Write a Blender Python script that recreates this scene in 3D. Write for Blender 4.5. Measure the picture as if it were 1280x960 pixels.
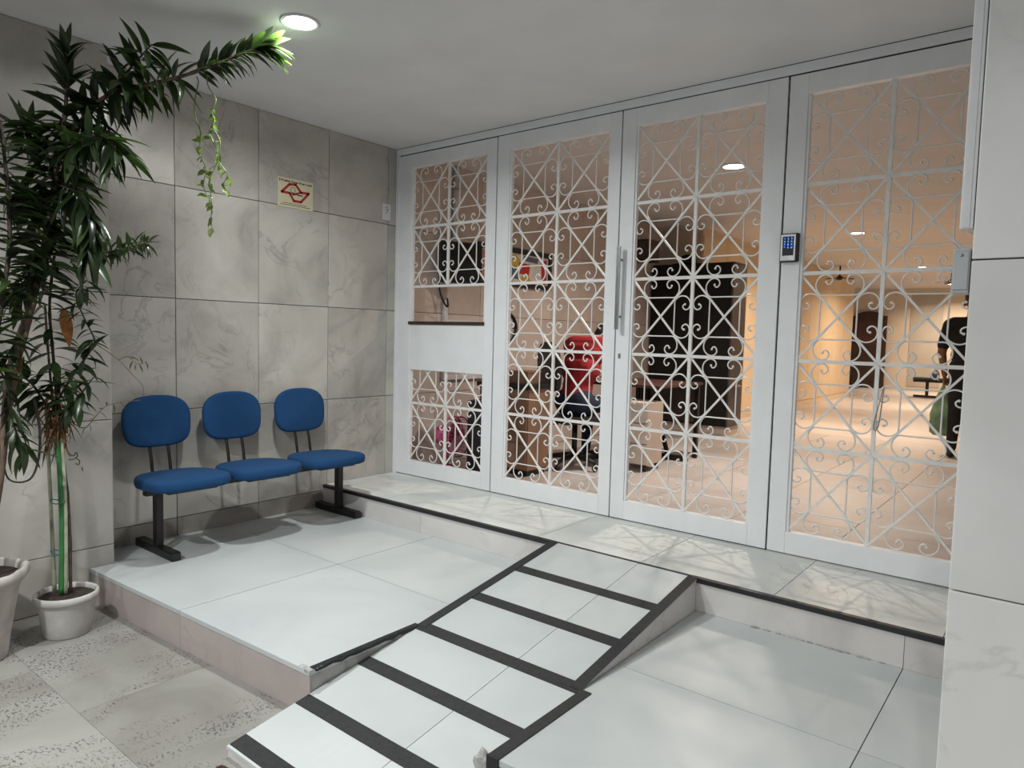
import bpy, bmesh, math, random
from mathutils import Vector, Matrix, Euler

S = bpy.context.scene
for o in list(bpy.data.objects): bpy.data.objects.remove(o)
COL = S.collection
R = random.Random(7)
PI = math.pi

# ------------------------------------------------------------------ camera
CAM_POS = Vector((4.308, -3.8609, 1.146))
YAW, PITCH, ROLL, FPX = 0.6751, -0.0695, 0.0254, 872.456
_f = Vector((-math.sin(YAW)*math.cos(PITCH), math.cos(YAW)*math.cos(PITCH), math.sin(PITCH)))
_r = Vector((math.cos(YAW), math.sin(YAW), 0)); _u = _r.cross(_f)
_r2 = math.cos(ROLL)*_r + math.sin(ROLL)*_u; _u2 = -math.sin(ROLL)*_r + math.cos(ROLL)*_u
cam = bpy.data.cameras.new('camera'); cam.sensor_width = 36; cam.lens = FPX/1280*36; cam.clip_start = .02
camo = bpy.data.objects.new('camera', cam); COL.objects.link(camo)
M3 = Matrix((_r2, _u2, -_f)).transposed()
camo.matrix_world = Matrix.Translation(CAM_POS) @ M3.to_4x4()
S.camera = camo

# ------------------------------------------------------------------ world, exposure
w = bpy.data.worlds.new('night_ambient'); S.world = w; w.use_nodes = True
w.node_tree.nodes['Background'].inputs[0].default_value = (.78, .86, 1, 1)
w.node_tree.nodes['Background'].inputs[1].default_value = .16
S.view_settings.view_transform = 'Standard'; S.view_settings.look = 'None'
S.view_settings.exposure = 0.22; S.view_settings.gamma = 1.0; S.view_settings.use_curve_mapping = False
PORCH_W, HALL_W = 34, 58          # watts of a porch / hall downlight
PORCH_C, HALL_C = (.96, 1.0, .985), (1.0, .775, .565)

# ------------------------------------------------------------------ materials
def new_mat(name):
    m = bpy.data.materials.new(name); m.use_nodes = True
    nt = m.node_tree; b = nt.nodes['Principled BSDF']
    return m, nt, b
def c4(c): return (c[0], c[1], c[2], 1)
def coords(nt, rnd=True, scale=(1, 1, 1), rot=(0, 0, 0)):
    tc = nt.nodes.new('ShaderNodeTexCoord'); mp = nt.nodes.new('ShaderNodeMapping')
    mp.inputs['Scale'].default_value = scale; mp.inputs['Rotation'].default_value = rot
    if rnd:
        oi = nt.nodes.new('ShaderNodeObjectInfo'); ml = nt.nodes.new('ShaderNodeMath'); ml.operation = 'MULTIPLY'
        ml.inputs[1].default_value = 37.0; nt.links.new(oi.outputs['Random'], ml.inputs[0])
        ad = nt.nodes.new('ShaderNodeVectorMath'); ad.operation = 'ADD'
        nt.links.new(tc.outputs['Object'], ad.inputs[0]); nt.links.new(ml.outputs[0], ad.inputs[1])
        nt.links.new(ad.outputs[0], mp.inputs[0])
    else: nt.links.new(tc.outputs['Object'], mp.inputs[0])
    return mp.outputs[0]
def noise(nt, vec, scale, detail=4, dist=0, rough=.55):
    n = nt.nodes.new('ShaderNodeTexNoise'); n.inputs['Scale'].default_value = scale
    n.inputs['Detail'].default_value = detail; n.inputs['Distortion'].default_value = dist; n.inputs['Roughness'].default_value = rough
    nt.links.new(vec, n.inputs['Vector']); return n.outputs['Fac']
def ramp(nt, fac, stops):
    r = nt.nodes.new('ShaderNodeValToRGB'); e = r.color_ramp.elements
    while len(e) > 1: e.remove(e[-1])
    e[0].position = stops[0][0]; e[0].color = c4(stops[0][1])
    for p, c in stops[1:]: x = e.new(p); x.color = c4(c)
    nt.links.new(fac, r.inputs[0]); return r.outputs[0]
def mix(nt, fac, a, b, mode='MIX'):
    m = nt.nodes.new('ShaderNodeMixRGB'); m.blend_type = mode
    for i, v in ((0, fac), (1, a), (2, b)):
        if isinstance(v, (int, float)): m.inputs[i].default_value = v
        elif isinstance(v, tuple): m.inputs[i].default_value = c4(v)
        else: nt.links.new(v, m.inputs[i])
    return m.outputs[0]
def bump(nt, b, h, strength=.2, dist=.002):
    bp = nt.nodes.new('ShaderNodeBump'); bp.inputs['Strength'].default_value = strength; bp.inputs['Distance'].default_value = dist
    nt.links.new(h, bp.inputs['Height']); nt.links.new(bp.outputs[0], b.inputs['Normal'])
def plain(name, col, rough=.5, metal=0, var=.12, ns=12, bmp=0, coat=0, emit=None, es=0, objvar=0):
    m, nt, b = new_mat(name)
    v = coords(nt); n = noise(nt, v, ns, 4)
    lo = tuple(max(0, x*(1-var)) for x in col); hi = tuple(min(1, x*(1+var)) for x in col)
    cl = ramp(nt, n, [(.3, lo), (.7, hi)])
    if objvar:
        oi = nt.nodes.new('ShaderNodeObjectInfo')
        cl = mix(nt, 1.0, cl, ramp(nt, oi.outputs['Random'], [(0, (1-objvar,)*3), (1, (1, 1, 1))]), 'MULTIPLY')
    nt.links.new(cl, b.inputs['Base Color'])
    b.inputs['Roughness'].default_value = rough; b.inputs['Metallic'].default_value = metal
    if coat: b.inputs['Coat Weight'].default_value = coat; b.inputs['Coat Roughness'].default_value = .1
    if bmp: bump(nt, b, noise(nt, v, ns*4, 3), bmp)
    if emit: b.inputs['Emission Color'].default_value = c4(emit); b.inputs['Emission Strength'].default_value = es
    return m
def marble(name, light, mid, dark, vein, rough=.3, scale=1.6, veinamt=.55, objvar=.1, bmp=0):
    m, nt, b = new_mat(name)
    v = coords(nt, True, (1, 1, 1))
    n1 = noise(nt, v, scale, 8, .7); n2 = noise(nt, v, scale*1.5, 7, .9)
    base = ramp(nt, n1, [(.28, dark), (.48, mid), (.68, light)])
    vn = nt.nodes.new('ShaderNodeMath'); vn.operation = 'SUBTRACT'; nt.links.new(n2, vn.inputs[0]); vn.inputs[1].default_value = .5
    va = nt.nodes.new('ShaderNodeMath'); va.operation = 'ABSOLUTE'; nt.links.new(vn.outputs[0], va.inputs[0])
    vm = ramp(nt, va.outputs[0], [(0, (veinamt,)*3), (.022, (0, 0, 0))])
    n3 = noise(nt, v, scale*.9, 3)
    vm2 = mix(nt, 1.0, vm, ramp(nt, n3, [(.45, (0, 0, 0)), (.62, (1, 1, 1))]), 'MULTIPLY')
    cl = mix(nt, vm2, base, vein)
    if objvar:
        oi = nt.nodes.new('ShaderNodeObjectInfo')
        cl = mix(nt, 1.0, cl, ramp(nt, oi.outputs['Random'], [(0, (1-objvar,)*3), (1, (1, 1, 1))]), 'MULTIPLY')
    nt.links.new(cl, b.inputs['Base Color'])
    nt.links.new(ramp(nt, n1, [(.3, (rough*.8,)*3), (.7, (rough*1.25,)*3)]), b.inputs['Roughness'])
    if bmp: bump(nt, b, n2, bmp)
    return m

MT = {}
MT['wall'] = marble('wall_marble', (.57, .54, .495), (.49, .46, .42), (.34, .32, .29), (.22, .205, .185), .36, 2.2, .5, .14)
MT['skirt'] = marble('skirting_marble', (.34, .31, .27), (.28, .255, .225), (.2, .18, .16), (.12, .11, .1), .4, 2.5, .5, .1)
MT['pillar'] = marble('pillar_marble', (.78, .765, .75), (.73, .715, .70), (.64, .625, .61), (.40, .38, .37), .35, 1.3, .3, .05)
MT['tile'] = marble('porch_tile', (.555, .575, .575), (.525, .55, .552), (.465, .49, .497), (.45, .48, .49), .38, 1.1, .32, .05)
MT['landing'] = marble('landing_tile', (.70, .71, .68), (.63, .645, .62), (.52, .54, .525), (.33, .35, .35), .36, 1.7, .45, .06)
MT['riser'] = marble('riser_stone', (.70, .67, .65), (.64, .61, .59), (.54, .50, .485), (.32, .29, .28), .4, 2.0, .3, .1)
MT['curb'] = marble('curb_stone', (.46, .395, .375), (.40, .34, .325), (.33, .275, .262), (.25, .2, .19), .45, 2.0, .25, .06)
MT['grout'] = plain('grout', (.16, .15, .135), .85, 0, .25, 30)
MT['grout_light'] = plain('grout_light', (.40, .39, .37), .8, 0, .25, 20)
MT['grout_tan'] = plain('grout_tan', (.27, .25, .215), .85, 0, .3, 20)
MT['ceiling'] = plain('ceiling_paint', (.72, .715, .725), .75, 0, .04, 3, .05)
MT['ceiling_hall'] = plain('hall_ceiling_paint', (.66, .635, .62), .7, 0, .04, 3, .05)
MT['gate'] = plain('white_gate_paint', (.82, .83, .85), .38, 0, .035, 5, .04)
MT['iron'] = plain('white_iron_paint', (.80, .785, .765), .4, 0, .06, 20)
MT['dark_gap_and_shade'] = plain('dark_gap_and_shade', (.03, .03, .03), .8)
MT['tape'] = plain('black_grip_tape', (.020, .020, .021), .75, 0, .3, 60, .5)
MT['tape_gloss'] = plain('black_tape_gloss', (.014, .014, .016), .38, 0, .3, 40, .3)
MT['fabric'] = plain('blue_seat_fabric', (.004, .050, .150), .95, 0, .14, 240, .35)
MT['blackmetal'] = plain('black_metal', (.006, .0055, .0055), .42, 0, .25, 20)
MT['blackplastic'] = plain('black_plastic', (.013, .013, .014), .5, 0, .2, 20)
MT['steel'] = plain('brushed_steel', (.42, .42, .43), .32, 1, .1, 30)
MT['grey_plastic'] = plain('grey_plastic', (.42, .43, .44), .45, 0, .06, 15)
MT['white_plastic'] = plain('white_plastic', (.68, .68, .69), .42, 0, .05, 15)
MT['pot'] = plain('white_pot', (.50, .48, .465), .55, 0, .16, 9, .25)
MT['pot_old'] = plain('old_white_pot', (.46, .43, .40), .65, 0, .26, 7, .5)
MT['soil'] = plain('soil', (.035, .022, .016), .95, 0, .6, 45, .9)
MT['bark'] = plain('brown_bark', (.13, .085, .06), .8, 0, .4, 26, .6)
MT['bark_dark'] = plain('dark_bark', (.055, .04, .03), .8, 0, .5, 26, .6)
MT['stake_green'] = plain('green_stake', (.03, .16, .045), .4, 0, .25, 20)
MT['stake_pale'] = plain('pale_cane', (.32, .34, .24), .6, 0, .35, 16)
MT['fiber'] = plain('brown_fiber', (.16, .085, .035), .95, 0, .6, 60, .8)
MT['peach_wall'] = marble('lobby_wall', (.70, .60, .545), (.63, .54, .49), (.54, .46, .415), (.33, .27, .24), .4, 1.4, .25, .06)
MT['hall_wall'] = plain('hall_wall', (.70, .55, .38), .5, 0, .10, 1.2)
MT['hall_back'] = plain('hall_back_wall', (.66, .58, .48), .5, 0, .06, 1.5)
MT['hall_floor'] = marble('hall_floor', (.56, .515, .49), (.52, .475, .45), (.46, .42, .395), (.4, .35, .32), .42, 1.0, .2, .04)
MT['wood_dark'] = plain('dark_wood', (.045, .022, .014), .45, 0, .4, 6)
MT['wood_brown'] = plain('brown_wood', (.27, .16, .10), .5, 0, .2, 5)
MT['wood_red'] = plain('red_wood', (.07, .026, .02), .45, 0, .25, 6)
MT['cab_black'] = plain('black_cabinet', (.004, .0038, .0038), .8, 0, .2, 6)
MT['cab_side'] = plain('cabinet_side', (.065, .048, .042), .5, 0, .15, 6)
MT['beige'] = plain('beige_laminate', (.60, .50, .43), .5, 0, .05, 8)
MT['pink'] = plain('pink_plastic', (.52, .10, .22), .4, 0, .12, 12)
MT['pink_dark'] = plain('dark_pink_plastic', (.30, .05, .10), .45, 0, .12, 12)
MT['red_shirt'] = plain('red_shirt', (.36, .016, .022), .85, 0, .2, 14, .3)
MT['jeans'] = plain('blue_jeans', (.018, .028, .062), .9, 0, .3, 30, .3)
MT['black_cloth'] = plain('black_cloth', (.009, .008, .009), .88, 0, .3, 14, .3)
MT['skin'] = plain('skin', (.30, .145, .085), .5, 0, .1, 12)
MT['skin_dark'] = plain('skin_darker', (.21, .095, .055), .5, 0, .1, 12)
MT['hair'] = plain('black_hair', (.008, .006, .005), .6, 0, .3, 60, .5)
MT['shoe'] = plain('dark_shoe', (.012, .011, .011), .5)
MT['eye'] = plain('eye', (.05, .04, .035), .2)
MT['lip'] = plain('lip', (.25, .09, .07), .5)
MT['sign'] = plain('cream_sign', (.62, .56, .40), .4, 0, .03, 10)
MT['sign_red'] = plain('sign_red', (.40, .030, .022), .45, 0, .05, 10)
MT['ink'] = plain('black_ink', (.015, .014, .014), .6)
MT['rubble'] = plain('grey_mortar', (.36, .35, .34), .9, 0, .35, 30, .6)
MT['tie_blue'] = plain('teal_tie', (.02, .16, .17), .5)
MT['orange_leaf'] = plain('orange_dry_leaf', (.22, .075, .012), .7, 0, .3, 14)
MT['pic_orange'] = plain('print_orange', (.55, .16, .05), .5)
MT['pic_yellow'] = plain('print_yellow', (.62, .42, .04), .5)
MT['pic_red'] = plain('print_red', (.5, .03, .025), .5)
MT['pic_white'] = plain('print_white', (.7, .66, .62), .5)
MT['pic_blue'] = plain('print_blue', (.10, .13, .2), .5)
MT['blue_pouch'] = plain('blue_pouch', (.05, .10, .22), .6, 0, .3, 30)
MT['hall_panel'] = plain('pale_grey_panel', (.47, .44, .39), .3, 0, .06, 3)

def travertine():
    m, nt, b = new_mat('travertine')
    v = coords(nt, True); vs = coords(nt, True, (3.2, .9, 1))
    base = ramp(nt, noise(nt, v, 1.8, 8, 1.0), [(.28, (.20, .188, .168)), (.5, (.265, .253, .232)), (.72, (.325, .313, .292))])
    pits = noise(nt, coords(nt, True, (62, 105, 1)), 1.0, 3, .5); band = noise(nt, vs, 1.5, 4, .6)
    p = mix(nt, 1.0, ramp(nt, pits, [(.55, (0, 0, 0)), (.63, (1, 1, 1))]), ramp(nt, band, [(.47, (0, 0, 0)), (.57, (1, 1, 1))]), 'MULTIPLY')
    cl = mix(nt, mix(nt, 1.0, p, (.8, .8, .8), 'MULTIPLY'), base, (.07, .064, .055))
    nt.links.new(cl, b.inputs['Base Color']); b.inputs['Roughness'].default_value = .5
    inv = nt.nodes.new('ShaderNodeInvert'); nt.links.new(p, inv.inputs['Color']); bump(nt, b, inv.outputs[0], .6, .004)
    return m
MT['travertine'] = travertine()
def leaf_mat(name, dark, light, rough=.28, trans=.28):
    m, nt, b = new_mat(name)
    oi = nt.nodes.new('ShaderNodeObjectInfo')
    n = noise(nt, coords(nt), 6, 3)
    c = mix(nt, .75, ramp(nt, n, [(.3, dark), (.75, light)]), ramp(nt, oi.outputs['Random'], [(0, dark), (1, light)]))
    nt.links.new(c, b.inputs['Base Color']); b.inputs['Roughness'].default_value = rough
    t = nt.nodes.new('ShaderNodeBsdfTranslucent'); nt.links.new(mix(nt, 1.0, c, (1.6, 2.0, .8), 'MULTIPLY'), t.inputs['Color'])
    mx = nt.nodes.new('ShaderNodeMixShader'); mx.inputs[0].default_value = trans
    nt.links.new(b.outputs[0], mx.inputs[1]); nt.links.new(t.outputs[0], mx.inputs[2])
    nt.links.new(mx.outputs[0], nt.nodes['Material Output'].inputs[0]); return m
MT['leaf'] = leaf_mat('dark_green_leaf', (.012, .019, .010), (.032, .052, .020))
MT['leaf_mid'] = leaf_mat('mid_green_leaf', (.020, .036, .013), (.052, .088, .026))
MT['leaf_tip'] = leaf_mat('fresh_green_leaf', (.05, .13, .016), (.11, .24, .03), .3, .38)
MT['leaf_pale'] = leaf_mat('pale_vine_leaf', (.10, .14, .035), (.20, .26, .07), .4, .3)
MT['lens'] = plain('lamp_lens', (.9, .9, .9), .4, 0, 0, 5, 0, 0, (.95, 1.0, .98), 14)
MT['lens_hall'] = plain('hall_lamp_lens', (.9, .9, .9), .4, 0, 0, 5, 0, 0, (1, .93, .82), 10)
MT['led'] = plain('blue_digits', (.1, .2, .9), .4, 0, 0, 5, 0, 0, (.05, .22, 1.0), 3.0)
def bag_mat():
    m, nt, b = new_mat('green_bag'); b.inputs['Base Color'].default_value = (.16, .27, .16, 1); b.inputs['Roughness'].default_value = .35
    tr = nt.nodes.new('ShaderNodeBsdfTransparent'); tr.inputs[0].default_value = (.75, .95, .8, 1)
    mx = nt.nodes.new('ShaderNodeMixShader'); n = noise(nt, coords(nt), 9, 4)
    nt.links.new(ramp(nt, n, [(.3, (.1,)*3), (.7, (.42,)*3)]), mx.inputs[0])
    nt.links.new(b.outputs[0], mx.inputs[1]); nt.links.new(tr.outputs[0], mx.inputs[2])
    nt.links.new(mx.outputs[0], nt.nodes['Material Output'].inputs[0]); return m
MT['bag'] = bag_mat()

# ------------------------------------------------------------------ mesh helpers
class MB:
    def __init__(s): s.v = []; s.f = []; s.smooth = []
    def add(s, vs, fs, sm=False):
        o = len(s.v); s.v += [tuple(x) for x in vs]
        for f in fs: s.f.append([i+o for i in f]); s.smooth.append(sm)
        return s
    def box(s, a, b, ch=0):
        x0, y0, z0 = a; x1, y1, z1 = b
        if not ch:
            return s.add([(x0,y0,z0),(x1,y0,z0),(x1,y1,z0),(x0,y1,z0),(x0,y0,z1),(x1,y0,z1),(x1,y1,z1),(x0,y1,z1)],
                [(0,3,2,1),(4,5,6,7),(0,1,5,4),(1,2,6,5),(2,3,7,6),(3,0,4,7)])
        bm = bmesh.new(); bmesh.ops.create_cube(bm, size=1)
        for v in bm.verts: v.co = Vector(((x0+x1)/2+v.co.x*(x1-x0), (y0+y1)/2+v.co.y*(y1-y0), (z0+z1)/2+v.co.z*(z1-z0)))
        bmesh.ops.bevel(bm, geom=bm.edges[:], offset=ch, segments=2, affect='EDGES', profile=.6)
        return s.bm(bm)
    def bm(s, bm, sm=False):
        bm.verts.index_update()
        s.add([v.co[:] for v in bm.verts], [[v.index for v in f.verts] for f in bm.faces], sm); bm.free(); return s
    def obox(s, p, q, wa, wb, up=(0, 0, 1), ext=0):     # a bar of rectangular section from p to q
        p, q = Vector(p), Vector(q); d = (q-p).normalized(); p = p-d*ext; q = q+d*ext
        a = d.cross(Vector(up));
        if a.length < 1e-4: a = d.cross(Vector((0, 1, 0)))
        a.normalize(); b = a.cross(d)
        vs = [c+a*wa/2*i+b*wb/2*j for c in (p, q) for i, j in ((-1,-1),(1,-1),(1,1),(-1,1))]
        return s.add(vs, [(3,2,1,0),(4,5,6,7),(0,1,5,4),(1,2,6,5),(2,3,7,6),(3,0,4,7)])
    def tube(s, pts, r, n=8, cap=True, flat=1.0, up=None):
        pts = [Vector(p) for p in pts]; rs = r if isinstance(r, (list, tuple)) else [r]*len(pts)
        prev = None; vs = []
        for i, p in enumerate(pts):
            t = (pts[min(i+1, len(pts)-1)]-pts[max(i-1, 0)])
            if t.length < 1e-9: t = Vector((0, 0, 1))
            t.normalize()
            if prev is None:
                a = t.cross(Vector(up) if up else Vector((0, 0, 1)))
                if a.length < 1e-3: a = t.cross(Vector((1, 0, 0)))
            else: a = prev-t*prev.dot(t)
            a.normalize(); prev = a; b = t.cross(a)
            for k in range(n):
                th = 2*PI*(k+.5)/n; vs.append(p+a*math.cos(th)*rs[i]+b*math.sin(th)*rs[i]*flat)
        fs = [(i*n+k, i*n+(k+1) % n, (i+1)*n+(k+1) % n, (i+1)*n+k) for i in range(len(pts)-1) for k in range(n)]
        if cap: fs += [tuple(range(n))[::-1], tuple(range((len(pts)-1)*n, len(pts)*n))]
        return s.add(vs, fs, True)
    def lathe(s, prof, n=32, c=(0, 0, 0), wob=None):
        vs = []
        for i, (r, z) in enumerate(prof):
            for k in range(n):
                a = 2*PI*k/n; rr = r+(wob(i, a) if wob else 0)
                vs.append((c[0]+rr*math.cos(a), c[1]+rr*math.sin(a), c[2]+z))
        fs = [(i*n+k, i*n+(k+1) % n, (i+1)*n+(k+1) % n, (i+1)*n+k) for i in range(len(prof)-1) for k in range(n)]
        return s.add(vs, fs, True)
    def disc(s, c, r, axis, n=24):
        c = Vector(c); ax = Vector(axis).normalized(); a = ax.orthogonal().normalized(); b = ax.cross(a)
        return s.add([c+a*r*math.cos(2*PI*k/n)+b*r*math.sin(2*PI*k/n) for k in range(n)], [tuple(range(n))])
    def ball(s, c, r, n=8, m=6):
        rr = r if isinstance(r, (tuple, list)) else (r, r, r); vs = []
        for i in range(m+1):
            t = PI*i/m
            for k in range(n):
                p = 2*PI*k/n; vs.append((c[0]+rr[0]*math.sin(t)*math.cos(p), c[1]+rr[1]*math.sin(t)*math.sin(p), c[2]-rr[2]*math.cos(t)))
        return s.add(vs, [(i*n+k, i*n+(k+1) % n, (i+1)*n+(k+1) % n, (i+1)*n+k) for i in range(m) for k in range(n)], True)
    def prism(s, poly, h0, h1, f):      # poly of (a, b); f(a, b, h) -> xyz
        n = len(poly); vs = [f(a, b, h0) for a, b in poly]+[f(a, b, h1) for a, b in poly]
        return s.add(vs, [tuple(range(n))[::-1], tuple(range(n, 2*n))]+[(i, (i+1) % n, n+(i+1) % n, n+i) for i in range(n)])
    def mesh(s, name='mesh', fix=True):
        me = bpy.data.meshes.new(name); me.from_pydata(s.v, [], s.f)
        me.polygons.foreach_set('use_smooth', s.smooth); me.update()
        if fix:
            b = bmesh.new(); b.from_mesh(me); bmesh.ops.recalc_face_normals(b, faces=b.faces[:]); b.to_mesh(me); b.free()
        return me
    def build(s, name, mat, parent=None, fix=True):
        me = s.mesh(name, fix); me.materials.append(MT[mat] if isinstance(mat, str) else mat)
        return link(name, me, parent)
def link(name, me, parent=None, M=None):
    o = bpy.data.objects.new(name, me); COL.objects.link(o)
    if parent: o.parent = parent
    if M is not None: o.matrix_local = M
    return o
def tag(o, label, cat, group=None):
    o['label'] = label; o['category'] = cat
    if group: o['group'] = group
    return o
def thing(name, label, cat, loc=(0, 0, 0), rz=0, group=None):
    o = bpy.data.objects.new(name, None); o.empty_display_size = .1; COL.objects.link(o)
    o.location = loc; o.rotation_euler = (0, 0, rz); return tag(o, label, cat, group)
def struct(o, label=None, cat=None):
    o['kind'] = 'structure'
    if label: o['label'] = label; o['category'] = cat
    return o
def B(a, b, ch=0): return MB().box(a, b, ch)
def spline(pts, n=6):
    pts = [Vector(p) for p in pts]; out = []
    for i in range(len(pts)-1):
        p0, p1, p2, p3 = pts[max(i-1, 0)], pts[i], pts[i+1], pts[min(i+2, len(pts)-1)]
        for k in range(n):
            t = k/n; out.append(.5*((2*p1)+(p2-p0)*t+(2*p0-5*p1+4*p2-p3)*t*t+(3*p1-p0-3*p2+p3)*t**3))
    out.append(pts[-1]); return out
_tm = {}
def tile_mesh(dx, dy, dz, mat, ch=.0025, key=None):
    """a slab 0..dx, 0..dy, 0..dz with slightly eased edges, shared between alike pieces"""
    k = (round(dx, 3), round(dy, 3), round(dz, 3), mat)
    if k not in _tm:
        me = B((0, 0, 0), (dx, dy, dz), ch).mesh('tile'); me.materials.append(MT[mat]); _tm[k] = me
    return _tm[k]
def text_mesh(txt, size, mat, name, parent, M, ext=.0006, align='CENTER', bold=0):
    cu = bpy.data.curves.new('t', 'FONT'); cu.body = txt; cu.size = size; cu.extrude = ext; cu.offset = bold; cu.align_x = align; cu.align_y = 'CENTER'
    to = bpy.data.objects.new('t', cu); COL.objects.link(to); bpy.context.view_layer.update()
    me = bpy.data.meshes.new_from_object(to.evaluated_get(bpy.context.evaluated_depsgraph_get()))
    bpy.data.objects.remove(to); me.materials.clear(); me.materials.append(MT[mat])
    return link(name, me, parent, M)

# ================================================================== SETTING
ZC = 2.60; ZP = -.16; ZG = -.342; YL = -.715      # ceiling, platform, ground, landing edge
XR = 4.135                                        # left face of the right-hand wall
def yfront(x): return -2.4126+.0517*x
# ---- ground of travertine slabs
g = struct(B((.0, -7.5, ZG-.12), (8.0, -2.15, ZG-.006)).build('floor', 'grout_tan'))
g['label'] = 'rough beige travertine ground in front of the raised porch'; g['category'] = 'floor'
ys = [-7.5, -6.1, -5.25, -4.5, -3.68, -2.863, -2.18]; xs = [.267, 1.42, 2.62, 3.8, 5.0, 6.2, 7.4]
for j in range(len(ys)-1):
    off = .0 if j % 2 else -.5
    xx = [.267]+[x+off for x in xs[1:]]+[8.0]
    for i in range(len(xx)-1):
        link('stone_slab', tile_mesh(xx[i+1]-xx[i]-.0012, ys[j+1]-ys[j]-.0012, .02, 'travertine', .001), g,
             Matrix.Translation((xx[i]+.0005, ys[j]+.0005, ZG-.02)))
# ---- left wall (continues into the lobby) of marble tiles
wl = struct(B((-.25, -2.4, ZG), (-.004-.012, 4.6, ZC+.1)).build('wall_left', 'grout'))
wl['label'] = 'grey veined marble tiled wall behind the blue bench'; wl['category'] = 'wall'
zz = [ZG, -.045, .635, 1.32, 2.0, ZC]
def wall_tiles(parent, ycuts, zcuts, x, mat, lowmat=None, th=.012, gap=.004):
    for i in range(len(ycuts)-1):
        for j in range(len(zcuts)-1):
            y0, y1, z0, z1 = ycuts[i], ycuts[i+1], zcuts[j], zcuts[j+1]
            m = lowmat if (lowmat and j == 0) else mat
            link('marble_tile', tile_mesh(th, y1-y0-gap, z1-z0-gap, m), parent,
                 Matrix.Translation((x-th, y0+gap/2, z0+gap/2)))
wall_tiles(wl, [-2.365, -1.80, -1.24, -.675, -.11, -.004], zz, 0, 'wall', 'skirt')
wall_tiles(wl, [.03, .455, 1.02, 1.585, 2.15, 2.715, 3.28, 3.845, 4.41, 4.6], [0, .635, 1.32, 2.0, ZC], 0, 'peach_wall')
# ---- pilaster left of the porch
pz = struct(B((-.25, -7.5, ZG), (.267-.012-.004, -2.275-.012-.004, ZC+.1)).build('wall_pilaster', 'grout'))
pz['label'] = 'pale marble tiled wall behind the potted plants'; pz['category'] = 'wall'
wall_tiles(pz, [-7.5, -6.6, -5.9, -5.2, -4.5, -3.8, -3.1, -2.55+.27], [ZG, -.05, .637, 1.32, 2.0, ZC], .267, 'wall')
for z0, z1 in zip([ZP, -.05, .637, 1.32, 2.0], [-.05, .637, 1.32, 2.0, ZC]):
    link('marble_tile', tile_mesh(.262, .012, z1-z0-.004, 'wall'), pz, Matrix.Translation((.001, -2.2875, z0+.002)))
sc = [spline([(0, -2.49, .475), (0, -2.47, .46), (0, -2.455, .475), (0, -2.45, .455), (0, -2.475, .44), (0, -2.49, .445)], 4),
      spline([(0, -2.455, .445), (0, -2.44, .43), (0, -2.445, .41), (0, -2.46, .42)], 4), spline([(0, -2.43, .395), (0, -2.425, .375)], 3)]
mb = MB()
for p in sc: mb.tube([(.2675, q[1], q[2]) for q in p], .0022, 4)
o = mb.build('pen_scribble', 'ink', pz)
# ---- right wall / pillar
wr = struct(B((XR+.013, -2.17+.013, ZG), (7.5, .12, ZC+.1)).build('wall_right', 'grout'))
wr['label'] = 'pale marble wall end standing close at the right'; wr['category'] = 'wall'
for x0, x1 in ((XR, 4.83), (4.83, 5.52), (5.52, 6.3), (6.3, 7.5)):
    for z0, z1 in zip([ZG, -.04, .64, 1.322, 2.0], [-.04, .64, 1.322, 2.0, ZC]):
        link('marble_tile', tile_mesh(x1-x0-.003, .012, z1-z0-.003, 'pillar'), wr, Matrix.Translation((x0+.0015, -2.17, z0+.0015)))
for y0, y1 in ((-2.157, -1.6), (-1.6, -1.04), (-1.04, -.48), (-.48, -.035)):
    for z0, z1 in zip([ZG, -.04, .64, 1.322, 2.0], [-.04, .64, 1.322, 2.0, ZC]):
        link('marble_tile', tile_mesh(.012, y1-y0-.003, z1-z0-.003, 'pillar'), wr, Matrix.Translation((XR, y0+.0015, z0+.0015)))
# ---- ceiling (porch and hall)
struct(B((-.3, -7.5, ZC), (8.0, .02, ZC+.12)).build('ceiling', 'ceiling'), 'smooth grey painted porch ceiling', 'ceiling')
struct(B((-.3, .021, ZC), (8.0, 17.2, ZC+.12)).build('ceiling_hall', 'ceiling_hall'), 'warm lit ceiling of the hall behind the gate', 'ceiling')
# ---- porch platform in two halves either side of the ramp
RX0, RX1 = 2.10, 2.965
def platform(name, x0, x1, xcuts, label):
    core = MB().prism([(x0+.012, yfront(x0)+.018), (x1-.004, yfront(x1)+.018), (x1-.004, -.70), (x0+.012, -.70)], ZG-.005, ZP-.022, lambda a, b, h: (a, b, h)).build(name, 'grout_light')
    struct(core, label, 'platform')
    cs = [x0]+xcuts+[x1]
    for i in range(len(cs)-1):
        a, b = cs[i], cs[i+1]; gp = .002
        for (ya, yb) in ((None, -1.46), (-1.46, YL+.012)):
            pa = yfront(a) if ya is None else ya+gp; pb = yfront(b) if ya is None else ya+gp
            MB().prism([(a+gp, pa), (b-gp, pb), (b-gp, yb-gp), (a+gp, yb-gp)], ZP-.02, ZP, lambda p, q, h: (p, q, h)).build('floor_tile', 'tile', core)
        # front facing slab
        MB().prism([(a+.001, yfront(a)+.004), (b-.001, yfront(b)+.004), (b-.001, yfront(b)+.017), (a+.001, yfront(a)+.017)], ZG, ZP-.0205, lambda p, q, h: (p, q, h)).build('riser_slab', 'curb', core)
    return core
pl = platform('porch_platform', .268, RX0, [1.166], 'white tiled raised platform under the blue bench')
MB().prism([(.001, -2.274), (.2665, -2.274), (.2665, YL+.012), (.001, YL+.012)], ZP-.02, ZP, lambda p, q, h: (p, q, h)).build('floor_tile', 'tile', pl)
B((.001, -2.27, ZG-.005), (.266, -.70, ZP-.0205)).build('core', 'grout_light', pl)
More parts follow.
